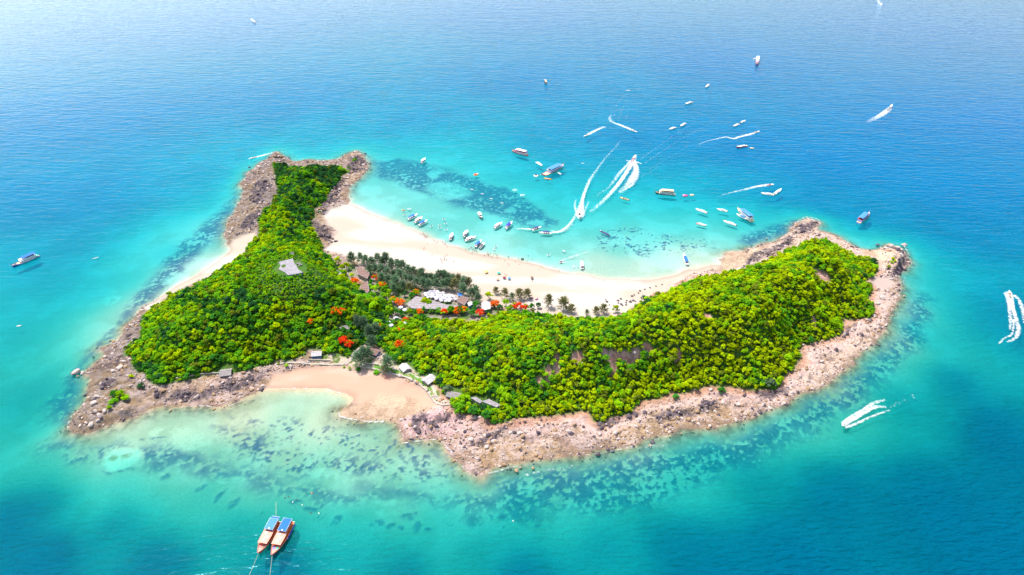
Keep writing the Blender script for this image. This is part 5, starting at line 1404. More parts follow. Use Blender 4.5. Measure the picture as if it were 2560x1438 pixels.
for lb, a, b_, za, zb in (('pale mooring rope from the left orange boat bow', (645, 1386), (618, 1450), 2.4, .05), ('pale mooring rope from the right orange boat bow', (680, 1391), (673, 1450), 2.4, .05), ('pale mooring rope running up from the left orange boat stern', (690, 1290), (690, 1256), 1.0, .05)):
    p, q = at(*a, za), at(*b_, zb)
    o = MB().tube([p, p.lerp(q, .5) - Vector((0, 0, .25)), q], .075, 5).build('mooring_rope', CREAM)
    tag(o, lb, 'rope', 'mooring ropes')

# ------------------------------------------------------------------ foam
fm_, nt, out = new_mat('foam')
dn = N(nt, 'ShaderNodeAttribute', attribute_name='foam_amount'); geo = N(nt, 'ShaderNodeNewGeometry')
nz_ = N(nt, 'ShaderNodeTexNoise'); nz_.inputs['Scale'].default_value = .38; nz_.inputs['Detail'].default_value = 6; nz_.inputs['Roughness'].default_value = .72
nt.links.new(geo.outputs['Position'], nz_.inputs['Vector'])
nsc = N(nt, 'ShaderNodeMath', operation='MULTIPLY_ADD'); nsc.inputs[1].default_value = 1.5; nsc.inputs[2].default_value = -.25; nt.links.new(nz_.outputs['Fac'], nsc.inputs[0])
sm = N(nt, 'ShaderNodeMath', operation='ADD'); nt.links.new(dn.outputs['Fac'], sm.inputs[0]); nt.links.new(nsc.outputs[0], sm.inputs[1])
rp = N(nt, 'ShaderNodeMapRange', clamp=True); rp.inputs['From Min'].default_value = .84; rp.inputs['From Max'].default_value = 1.42; rp.inputs['To Max'].default_value = .95
nt.links.new(sm.outputs[0], rp.inputs['Value'])
tr = N(nt, 'ShaderNodeBsdfTransparent'); df = N(nt, 'ShaderNodeBsdfDiffuse'); df.inputs['Color'].default_value = (.74, .76, .77, 1)
mx = N(nt, 'ShaderNodeMixShader'); nt.links.new(rp.outputs[0], mx.inputs[0]); nt.links.new(tr.outputs[0], mx.inputs[1]); nt.links.new(df.outputs[0], mx.inputs[2])
nt.links.new(mx.outputs[0], out.inputs[0])
def smooth_path(pts, step=1.2):
    out_ = []
    P4 = [pts[0]] + pts + [pts[-1]]
    for i in range(1, len(P4) - 2):
        p0, p1, p2, p3 = [np.array(q, float) for q in P4[i - 1:i + 3]]
        n = max(2, int(np.linalg.norm(p2[:2] - p1[:2]) / step))
        for j in range(n):
            t = j / n
            out_.append(.5 * ((2 * p1) + (-p0 + p2) * t + (2 * p0 - 5 * p1 + 4 * p2 - p3) * t * t + (-p0 + 3 * p1 - 3 * p2 + p3) * t ** 3))
    out_.append(np.array(pts[-1], float))
    return out_
def ribbon(VV, FF, DD, pts, z=.06, lump=.35, nl=9):
    """pts: (photo x, photo y, width m, density): a strip of foam lying on the water"""
    w = []
    for px, py, wd, de in pts:
        p = at(px, py, 0); w.append((p.x, p.y, wd, de))
    w = smooth_path(w)
    o = len(VV)
    for i, q in enumerate(w):
        a, b_ = w[max(i - 1, 0)], w[min(i + 1, len(w) - 1)]
        d = np.array([b_[0] - a[0], b_[1] - a[1]]); d /= np.linalg.norm(d) + 1e-9
        nrm = np.array([-d[1], d[0]])
        for j in range(nl):
            s = (j / (nl - 1) - .5)
            e_ = 1 - abs(2 * s) ** 2.4
            x, y = q[0] + nrm[0] * s * q[2], q[1] + nrm[1] * s * q[2]
            nn_ = float(vnoise(np.array([x * .6]), np.array([y * .6]))[0])
            VV.append((x, y, z + lump * max(0, q[3]) * e_ * nn_)); DD.append(q[3] * (.35 + .65 * e_) + (e_ - 1) * .45)
    for i in range(len(w) - 1):
        for j in range(nl - 1):
            a = o + i * nl + j; FF.append((a, a + 1, a + nl + 1, a + nl))
def foam_obj(name, label, strips, **kw):
    VV, FF, DD = [], [], []
    for k, s_ in enumerate(strips): ribbon(VV, FF, DD, s_, z=.06 + .03 * k, **kw)
    o = mesh_np(name, np.array(VV), np.array(FF), fm_, True, {'foam_amount': np.array(DD)})
    o['kind'] = 'stuff'
    return tag(o, label, 'wake' if name == 'boat_wake' else 'foam')
foam_obj('boat_wake', 'widest white wake fanning out behind the speedboat with red seats', [
    [(1590,388,4,.6),(1583,402,9,.75),(1570,425,8,.75),(1550,455,8,.72),(1525,485,8,.62),(1500,510,9,.5),(1475,530,9,.42)],
    [(1584,402,8,.7),(1590,425,12,.72),(1582,448,18,.66),(1568,466,16,.55),(1548,482,14,.42)],
    [(1578,402,8,.66),(1566,415,6,.6),(1550,432,8,.58),(1538,448,8,.5),(1520,470,7,.4),(1490,490,7,.34)],
    [(1564,401,2.5,.6),(1576,404,4,.66),(1588,405,6,.7),(1604,410,3,.55)],
    [(1585,460,5,.6),(1570,470,6,.55),(1555,478,5,.5)]], lump=.8)
foam_obj('boat_wake', 'burst of foam and trail behind the speedboat racing to the beach', [
    [(1449,548,8,.5),(1449,538,16,.75),(1452,522,13,.7),(1455,505,7,.72),(1462,480,6,.66),(1475,450,7,.55),(1490,428,6,.5),(1510,400,5,.42),(1535,372,6,.38),(1552,352,8,.3)],
    [(1442,535,4,.6),(1437,515,5,.55),(1440,500,4,.45)], [(1458,535,4,.6),(1466,518,4,.5),(1472,505,4,.4)]], lump=.7)
foam_obj('boat_wake', 'curved white wake of the sleek speedboat near the beach', [
    [(1376,583,3,.75),(1385,581,5,.78),(1400,579,6,.7),(1415,570,6,.66),(1428,556,6,.6),(1438,540,6,.52)], [(1378,578,3,.6),(1384,576,3,.6)], [(1400,582,3,.5),(1418,575,3,.5),(1432,562,3,.42)]], lump=.6)
foam_obj('boat_wake', 'straight fading wake behind the cream speedboat along the beach', [[(1331,574,3.5,.75),(1318,573,5,.68),(1300,572,5,.55),(1285,571,6,.4)]])
foam_obj('boat_wake', 'feathery wake behind the foaming red jet ski', [[(1399,658,3.5,.65),(1403,654,4.5,.65),(1412,648,3.5,.5),(1430,642,3,.5),(1450,636,3,.48),(1475,628,4,.36)], [(1404,657,1.8,.6),(1420,655,1.6,.5),(1432,653,1.6,.45)], [(1422,646,2.5,.5),(1445,641,2,.48)]])
foam_obj('boat_wake', 'feathered wake behind the far right white speedboat', [[(2229,264,8,.5),(2220,276,13,.7),(2203,288,14,.62),(2185,298,15,.5),(2165,306,17,.34)], [(2215,275,4,.7),(2190,292,4,.6),(2170,300,3,.45)]], lump=.6)
foam_obj('boat_wake', 'tall triple wake at the far right edge of the picture', [[(2522,730,10,.6),(2524,740,9,.75),(2532,770,5,.75),(2540,800,6,.68),(2546,825,6,.62),(2538,845,5,.6),(2518,856,3,.58)],
    [(2512,733,4,.6),(2520,750,6,.65),(2524,775,6,.62),(2526,800,5,.58),(2525,825,4,.45)], [(2535,738,6,.65),(2548,752,6,.62),(2556,775,6,.6),(2562,810,5,.5)], [(2534,800,3,.6),(2530,835,3,.6),(2512,846,3,.58),(2497,860,2.5,.5)]], lump=.6)
foam_obj('boat_wake', 'triple wake off the lower right shore', [[(2106,1064,4,.75),(2130,1050,5,.75),(2160,1032,5,.72),(2190,1018,5,.66),(2215,1018,4,.5)], [(2105,1060,4,.65),(2130,1042,4.5,.66),(2160,1024,4.5,.64),(2185,1008,4.5,.62),(2212,1000,4,.5)], [(2112,1068,4.5,.7),(2135,1062,4,.62),(2165,1048,3,.58),(2195,1036,3.5,.55),(2225,1026,3,.42)], [(2225,1020,8,.32),(2260,1000,10,.28),(2290,985,12,.25)]], lump=.6)
foam_obj('boat_wake', 'short wake beside the rocky tip of the north head', [[(622,398,4,.7),(640,393,7,.72),(660,388,7,.68),(682,382,5,.55)], [(690,384,3,.35),(740,372,4,.32),(790,364,4,.26)]])
foam_obj('boat_wake', 'kinked white wake in the upper right of the bay', [[(1897,329,6,.75),(1875,336,8,.72),(1850,342,7,.68),(1833,347,7,.66),(1815,343,7,.58),(1790,348,6,.52),(1765,354,6,.45),(1740,364,8,.34)]])
foam_obj('boat_wake', 'short wake left of the pair in the upper bay', [[(1460,342,5,.75),(1475,334,8,.75),(1492,325,8,.68),(1510,318,8,.52),(1513,322,5,.4)]])
foam_obj('boat_wake', 'bent wake right of the pair in the upper bay', [[(1592,331,6,.75),(1570,321,8,.74),(1548,312,8,.7),(1532,306,7,.62),(1525,298,10,.5),(1528,280,6,.3),(1532,250,5,.27)]])
foam_obj('boat_wake', 'straight white wake above the two moored white boats', [[(1934,461,5,.75),(1918,463,8,.74),(1895,466,7,.7),(1870,472,6,.6),(1840,479,5,.52),(1810,487,5,.4),(1795,492,5,.3)]])
foam_obj('boat_wake', 'small foam patch at the top edge of the picture', [[(2204,14,8,.7),(2197,5,9,.6),(2192,-6,9,.5)]])
foam_obj('boat_wake', 'faint parallel ripple lines spreading from the widest wake', [[(1602,398,2.5,.40),(1680,342,2.5,.36),(1762,290,3,.28)], [(1612,408,2.5,.38),(1700,350,2.5,.34),(1792,300,3,.26)], [(1622,424,2,.36),(1720,366,2.5,.28)], [(1604,442,2,.36),(1700,388,2,.28)]], lump=.15)
foam_obj('boat_wake', 'faint arcing ripples above the bent wake', [[(1535,292,2.5,.38),(1545,256,2.5,.34),(1576,230,2.5,.32),(1640,212,3,.26)], [(1546,302,2.5,.36),(1562,264,2.5,.34),(1598,240,2.5,.3),(1664,224,3,.25)], [(1558,308,2,.34),(1580,274,2.5,.3),(1620,252,2.5,.26)]], lump=.15)
# surf along the rocks
strips = []
def surf(pts, wd, de):
    strips.append([(x, y, wd * (.6 + .8 * rnd.random()), de * (.8 + .35 * rnd.random())) for x, y in pts])
surf([(195,1093),(240,1080),(285,1064),(345,1045),(370,1031)], 2.2, .42)
surf([(168,1075),(176,1045),(205,1008)], 2.5, .36)
surf([(430,1022),(500,1015),(560,1018),(610,1000)], 2.2, .40)
surf([(665,977),(705,972),(765,972),(815,975),(850,983)], 1.6, .44)
surf([(848,1030),(852,1042),(890,1050),(930,1055),(960,1054)], 3, .52)
surf([(1000,1110),(1045,1103),(1090,1100),(1112,1110),(1130,1136)], 3, .48)
surf([(1155,1165),(1172,1184),(1192,1191),(1230,1182),(1290,1166)], 3, .42)
surf([(1310,1190),(1360,1176),(1410,1172),(1450,1160)], 6, .34)
surf([(1440,1141),(1527,1129),(1615,1107),(1700,1082)], 2.4, .42)
surf([(1540,1118),(1600,1120),(1660,1112)], 6, .36)
surf([(1790,1067),(1820,1061),(1900,1035),(1960,1010)], 3, .42)
surf([(1980,1002),(2050,970),(2115,925),(2170,880),(2220,815)], 3, .30)
surf([(2246,745),(2258,708),(2270,678),(2280,655)], 4, .34)
surf([(2185,625),(2215,612),(2255,612),(2272,640)], 4, .34)
surf([(1995,556),(2015,544),(2045,550),(2050,565)], 4, .44)
surf([(690,378),(720,394),(770,398),(840,396),(885,376),(912,386),(926,408)], 4, .36)
surf([(604,455),(592,510),(565,560)], 3, .28)
surf([(880,512),(960,545),(1050,580),(1125,610),(1212,636),(1312,656),(1417,681)], 1.4, .34)
foam_obj('surf_foam', 'thin white surf breaking along the rocky shoreline of the island', strips, lump=.25)

# ------------------------------------------------------------------ buildings
ROOFG, ROOFL, ROOFB, ROOFW = pm('grey_roof', (.24, .215, .21), .8, .25, .9, .2), pm('lilac_grey_roof', (.265, .235, .25), .8, .22, .5, .2), pm('brown_roof', (.20, .125, .11), .8, .3, 1.2, .2), pm('white_roof', (.42, .40, .40), .7, .18, .6, .2)
WALLC, WALLB, CONC = pm('plaster_wall', (.36, .32, .28), .9, .15, .8, .1), pm('blue_wall', (.10, .24, .42), .8, .15, .8, .1), mat('pad_concrete', (.255, .24, .265), .9, .22, .35, .15)
def bungalow(label, px, py, w, d, rz, roof=ROOFG, wall=WALLC, hh=2.6, group='bungalows by the cove'):
    p = land_at(px, py, hh + .8)
    t = thing('bungalow', label, 'bungalow', (p.x, p.y, p.z - .2), R(rz), group)
    wl_ = MB().box(0, 0, hh / 2, w * .86, d * .82, hh).build('wall', wall, t)
    r_ = 1.3
    v = [(-w / 2, -d / 2, hh - .25), (w / 2, -d / 2, hh - .25), (w / 2, 0, hh + r_), (-w / 2, 0, hh + r_), (-w / 2, d / 2, hh - .25), (w / 2, d / 2, hh - .25)]
    MB().add(v + [(a, b_, c - .14) for a, b_, c in v], [(0, 1, 2, 3), (3, 2, 5, 4), (7, 6, 9, 8), (8, 9, 10, 11), (0, 6, 7, 1), (4, 5, 11, 10), (0, 3, 9, 6), (3, 4, 10, 9), (1, 7, 8, 2), (2, 8, 11, 5)]).build('roof', roof, t)
    MB().tube([(-w / 2, 0, hh + r_ + .04), (w / 2, 0, hh + r_ + .04)], .1, 5).build('ridge_cap', roof, t)
    for s in (-1, 1):
        MB().add([(s * w * .43, -d * .41, hh), (s * w * .43, d * .41, hh), (s * w * .43, 0, hh + r_ - .15)], [(0, 1, 2)]).build('gable', wall, t)
    MB().box(0, -d * .41 - .03, 1.0, .9, .06, 2.0).build('door', BROWNP, wl_)
    for s in (-1, 1): MB().box(s * w * .26, -d * .41 - .03, 1.45, 1.1, .06, .9).build('window', DARK_G, wl_)
    for s in (-1, 1): post(t, s * w * .45, -d * .47, -.3, hh - .25, .07, WALLC)
    MB().box(0, -d * .52, .05, w * .9, d * .22, .2).build('porch', CONC, t)
    return t
bungalow('white roofed bungalow on the lawn above the left cove path', 791, 881, 8, 6, 6, ROOFW, WALLB)
bungalow('weathered grey hut among bushes on the left shore', 563, 928, 8.5, 8, 12, ROOFG)
bungalow('pale roofed bungalow right of the lawn casuarina', 1012, 916, 8, 7, -55, ROOFW)
bungalow('white roofed bungalow half hidden by the dark frangipani', 1072, 945, 9, 7.5, 50, ROOFW)
bungalow('blue fronted bungalow at the right end of the cove path', 1134, 984, 10, 6.5, -18, ROOFG, WALLB)
bungalow('brown roofed bungalow behind the tall cove casuarinas', 935, 876, 9, 7, -28, ROOFB, WALLB)
bungalow('small blue walled bungalow at the top of the sloping track', 895, 876, 6, 5, 30, ROOFG, WALLB)
bungalow('tiny grey hut behind the concrete pad on the hill top', 730, 631, 3, 3, 15, ROOFG, WALLC, 2.0, None)
bungalow('half hidden grey roofed house in the wooded saddle', 860, 817, 7, 6, 35, ROOFG, WALLC)
def roofed(name, label, poly, h, roof, wall, cat='building', group=None, inset=.9, beams=0):
    z0 = np.mean([land_at(px, py, h).z for px, py in poly])
    pts = [at(px, py, z0 + h) for px, py in poly]
    c = sum(pts, Vector()) / len(pts)
    t = thing(name, label, cat, (c.x, c.y, z0), 0, group)
    q = [(p.x - c.x, p.y - c.y) for p in pts]
    n = len(q)
    def prism(k, za, zb):
        return MB().add([(x * k, y * k, za) for x, y in q] + [(x * k, y * k, zb) for x, y in q], [tuple(range(n, 2 * n)), tuple(range(n - 1, -1, -1))] + [(i, (i + 1) % n, n + (i + 1) % n, n + i) for i in range(n)])
    rf = prism(1, h - .28, h).build('roof', roof, t)
    prism(inset, -1.0, h - .30).build('wall', wall, t)
    rim = MB()
    for i in range(n):
        a, b_ = q[i], q[(i + 1) % n]
        rim.tube([(a[0], a[1], h + .06), (b_[0], b_[1], h + .06)], .12, 5)
    rim.build('roof_edge', ROOFW, rf)
    # raised seams of the sheeting
    if beams:
        xs = [p[0] for p in q]; ys = [p[1] for p in q]
        for k in range(beams):
            y = min(ys) + (k + 1) * (max(ys) - min(ys)) / (beams + 1)
            cr = sorted(q[i][0] + (y - q[i][1]) * (q[(i + 1) % n][0] - q[i][0]) / (q[(i + 1) % n][1] - q[i][1]) for i in range(n) if (q[i][1] > y) != (q[(i + 1) % n][1] > y))
            if len(cr) >= 2: MB().box((cr[0] + cr[-1]) / 2, y, h + .05, cr[-1] - cr[0] - .3, .18, .1).build('roof_seam', roof, rf)
    return t
roofed('restaurant_building', 'large grey terrace roof in front of the white parasols', [(1040,741),(1052,743),(1116,762),(1147,763),(1122,777),(1090,773),(1030,771),(1016,760)], 4.0, ROOFL, WALLC, beams=5)
roofed('tiled_pavilion', 'brown tiled pavilion roof at the right of the white parasols', [(1142,753),(1153,740),(1172,745),(1161,763)], 4.2, ROOFB, WALLC, cat='pavilion', beams=4)
roofed('kiosk', 'small white roofed kiosk right of the brown pavilion', [(1168,757),(1178,753),(1184,760),(1172,766)], 3.0, ROOFW, WALLB, cat='kiosk')
roofed('beach_house', 'pale roofed building at the beach edge by the orange trees', [(1203,758),(1212,752),(1228,757),(1226,772),(1206,777)], 3.6, ROOFW, WALLC)
roofed('long_building', 'long brown resort roof behind the casuarinas, upper one', [(888,668),(901,667),(924,682),(918,697),(894,685)], 4.0, ROOFB, WALLC, beams=4)
roofed('long_building', 'brown resort roof below the upper long one by the orange tree', [(905,707),(919,703),(923,727),(917,734),(898,724)], 4.0, ROOFB, WALLC, beams=4)
roofed('shed', 'small dark roof under the lime trees at the beach end', [(842,676),(854,683),(850,692),(838,684)], 3.0, ROOFG, WALLC, cat='shed')
roofed('long_shelter', 'long grey roof at the right of the cove, left half', [(1176,994),(1190,993),(1206,1003),(1200,1008)], 3.2, ROOFL, WALLC, cat='shelter', beams=2)
roofed('long_shelter', 'long grey roof at the right of the cove, right half', [(1205,1004),(1222,998),(1250,1012),(1242,1018)], 3.2, ROOFL, WALLC, cat='shelter', beams=2)
roofed('tarpaulin_stall', 'blue tarpaulin stall in the shade by the brown pavilion', [(1143,733),(1155,732),(1158,739),(1146,741)], 2.8, BLUE, WALLC, cat='stall')
# concrete pad on the hill
zt = max(ground(at(px, py, 36).x, at(px, py, 36).y) for px, py in ((697,655),(732,646),(757,680),(720,687),(727,667))) + .35
q = [at(px, py, zt) for px, py in ((696,655),(712,651),(732,646),(735,656),(741,664),(746,674),(758,681),(738,685),(720,688),(711,680),(696,673),(702,664))]
c = sum(q, Vector()) / len(q); n = len(q)
o = MB().add([(p.x - c.x, p.y - c.y, -5) for p in q] + [(p.x - c.x, p.y - c.y, 0) for p in q], [tuple(range(n, 2 * n))] + [(i, (i + 1) % n, n + (i + 1) % n, n + i) for i in range(n)]).build('concrete_pad', CONC)
o.location = (c.x, c.y, zt); tag(o, 'irregular pale grey concrete pad in the clearing on the hill top', 'concrete pad')
tk = MB()
for i in range(9):
    tk.box(rnd.uniform(-2, 2), rnd.uniform(-2, 2), rnd.uniform(.2, .6), rnd.uniform(.6, 1.4), rnd.uniform(.5, 1.2), rnd.uniform(.5, 1), rz=rnd.random() * 3)
p = land_at(748, 664); o = tk.build('rubble_heap', ROOFL); o.location = (p.x, p.y, p.z + .2); tag(o, 'grey rubble heap at the right edge of the concrete pad', 'rubble')
# parasols
def parasol_mesh(r, h, m, name='canopy', seg=8):
    vs = [(0, 0, h + r * .32)] + [(math.cos(2 * math.pi * i / seg) * r, math.sin(2 * math.pi * i / seg) * r, h) for i in range(seg)] + [(math.cos(2 * math.pi * i / seg) * r, math.sin(2 * math.pi * i / seg) * r, h - .22) for i in range(seg)]
    fs = [(0, 1 + i, 1 + (i + 1) % seg) for i in range(seg)] + [(1 + i, 1 + seg + i, 1 + seg + (i + 1) % seg, 1 + (i + 1) % seg) for i in range(seg)]
    return MB().add(vs, fs).mesh(name, m)
PWH = parasol_mesh(1.6, 2.3, pm('white_canvas', (.46, .45, .52), .8)); PPOLE = MB().tube([(0, 0, -.2), (0, 0, 2.8)], .05, 5).mesh('pole', GREYM)
pf = at_np([(1052, 740, 5), (1076, 724, 5), (1100, 729, 5), (1136, 738, 5), (1144, 748, 5), (1118, 758, 5)])
k_ = 0
lo_, hi_ = pf.min(0), pf.max(0)
cells = []
yy = lo_[1]
while yy < hi_[1]:
    xx = lo_[0] + (1.5 if int((yy - lo_[1]) / 2.9) % 2 else 0)
    while xx < hi_[0]:
        cells.append((xx + rnd.uniform(-.4, .4), yy + rnd.uniform(-.4, .4))); xx += 3.1
    yy += 2.9
ins = signed_dist(np.array(cells), pf) > .4
rows_ = {}
for (xx, yy), g_ in zip(cells, ins):
    if not g_: continue
    rows_.setdefault(round((yy - lo_[1]) / 2.9), []).append((xx, yy))
rn = sorted(rows_)
for ri, r_ in enumerate(rn):
    for ci, (xx, yy) in enumerate(sorted(rows_[r_])):
        t = thing('parasol', 'white parasol, %s from the left in the %s row from the grey roof' % (ORD[ci], ORD[ri]), 'parasol', (xx, yy, ground(xx, yy)), rnd.random(), 'white parasols on the restaurant terrace')
        place_mesh('canopy', PWH, t); place_mesh('pole', PPOLE, t)
for i, (px, py, lb) in enumerate(((985, 806, 'white parasol in the trees, largest of the saddle cluster'), (978, 815, 'white parasol in the trees, lowest of the saddle cluster'), (1012, 808, 'white parasol in the trees beside the bright green lawn'), (990, 797, 'white parasol in the trees, uppermost of the saddle cluster'), (972, 808, 'white parasol in the trees, farthest left of the saddle cluster'), (1002, 770, 'white parasol at the left corner of the grey terrace roof'), (1012, 776, 'white parasol under the left corner of the grey terrace roof'))):
    p = land_at(px, py, 2)
    t = thing('parasol', lb, 'parasol', (p.x, p.y, p.z), 0, 'white parasols among the trees'); t.scale = (1.25, 1.25, 1.25)
    place_mesh('canopy', PWH, t); place_mesh('pole', PPOLE, t)
for px, py, m, lb in ((1247, 681, GREENP, 'sea green beach parasol on the white sand'), (1261, 693, MAROON, 'dark red beach parasol on the white sand'), (1273, 695, SKYB, 'blue beach parasol on the white sand'), (1215, 679, YELLOW, 'yellow beach parasol left of the coloured ones'), (1330, 693, BROWNP, 'brown beach parasol alone on the right part of the sand'), (1244, 697, SALMON, 'pale folded parasol left of the dark red one')):
    p = land_at(px, py, 1.8)
    t = thing('parasol', lb, 'parasol', (p.x, p.y, p.z), 0, 'coloured parasols on the sand')
    place_mesh('canopy', parasol_mesh(1.5, 1.9, m), t); place_mesh('pole', PPOLE, t); t.scale = (1, 1, .85)
for px, py, lb in ((1328, 746, 'pink inflatable lying on the sand, larger of two'), (1342, 749, 'pink inflatable lying on the sand, smaller of two')):
    p = land_at(px, py)
    t = thing('inflatable_raft', lb, 'inflatable', (p.x, p.y, p.z), rnd.random(), 'inflatables on the sand')
    MB().tube([(-1.6, .4, .4), (0, .3, .5), (1.6, 0, .4)], [.3, .5, .3], 7).build('tube', PINKP, t, True)
    MB().tube([(-1.4, -.6, .35), (1.3, -.4, .35)], [.35, .3], 7).build('second_tube', PURPLE, t, True)
# dark boulders on the beach end
for px, py, s in ((1517,755,1.6),(1514,750,.9),(1545,752,1.6),(1552,748,1.4),(1546,758,1.0),(1553,761,1.5),(1556,764,1.1),(1565,757,1.3),(1567,752,1.0),(1576,755,2.0),(1583,752,1.6),(1588,754,1.2),(1524,763,.8),(1533,764,.7),(1565,763,1.1),(1580,741,1.6),(1586,738,1.2),(1600,728,1.4),(1596,733,1.2),(1612,724,1.2),(1640,716,1.2),(1655,712,1.0),(1625,720,1.1)):
    p = land_at(px, py)
    o = place_mesh('boulder', ROCKS[rnd.randrange(7, 10)], GROUND['sandy_beach']); o.location = (p.x, p.y, p.z + .2); o.scale = (s,) * 3; o.rotation_euler = (0, 0, rnd.random() * 6)
# paths, walls
PATH, KERB = mat('path_paving', (.36, .335, .27), .9, .18, 1.0, .1), mat('wall_render', (.42, .39, .31), .9, .15, 1.0, .1)
GRASSM = mat('lawn_grass', (.10, .22, .03), .95, .35, 1.5, .05)
def drape(name, pts, width, m, lift=.12, thick=0.0, label=None, cat=None, kind=None):
    w = smooth_path([tuple(land_at(px, py)[:2]) for px, py in pts], .9)
    vs, fs = [], []
    for i, q_ in enumerate(w):
        a, b_ = w[max(i - 1, 0)], w[min(i + 1, len(w) - 1)]
        d = (b_ - a) / (np.linalg.norm(b_ - a) + 1e-9); nr = np.array([-d[1], d[0]])
        zc = max(ground(q_[0] + nr[0] * s * width / 2, q_[1] + nr[1] * s * width / 2) for s in (-1, 0, 1)) + lift
        for s in (-1, 1):
            x, y = q_ + nr * s * width / 2
            vs += [(x, y, zc + thick), (x, y, zc - .9)]
    for i in range(len(w) - 1):
        a = 4 * i
        fs += [(a, a + 2, a + 6, a + 4), (a + 1, a, a + 4, a + 5), (a + 2, a + 3, a + 7, a + 6)]
    o = MB().add(vs, fs).build(name, m)
    if kind: o['kind'] = kind
    if label: tag(o, label, cat)
    return o
drape('footpath', [(700,909),(735,908),(780,911),(830,911),(862,910)], 1.6, PATH, kind='structure')
drape('footpath', [(862,911),(875,900),(886,884),(905,868),(925,856),(955,842),(985,818),(1000,795)], 3.0, mat('track_paving', (.34, .28, .25), .9, .2, .6, .1), kind='structure')
drape('footpath', [(930,910),(965,916),(1000,926),(1030,937),(1060,952),(1080,968),(1088,985),(1094,1000),(1112,1006),(1134,1003)], 1.9, PATH, kind='structure')
drape('footpath', [(898,916),(930,921),(970,932),(1010,942),(1045,958),(1066,975),(1080,995),(1088,1006),(1105,1012),(1125,1012)], 1.7, PATH, lift=.35, kind='structure')
drape('lawn', [(935,916),(970,922),(1010,934),(1040,946),(1064,962),(1078,980),(1088,1000)], 3.4, GRASSM, .02, kind='structure')
drape('low_wall', [(770,901),(800,902),(826,903)], .5, KERB, .3, 1.0, 'low cream wall in front of the white roofed bungalow', 'wall')
drape('low_wall', [(906,908),(925,911),(948,914)], .5, KERB, .3, .9, 'low cream wall by the brown roofed cove bungalow', 'wall')
drape('low_wall', [(440,948),(480,940),(520,935),(548,934)], .5, KERB, .3, .8, 'pale wall along the left shore beside the grey hut', 'wall')

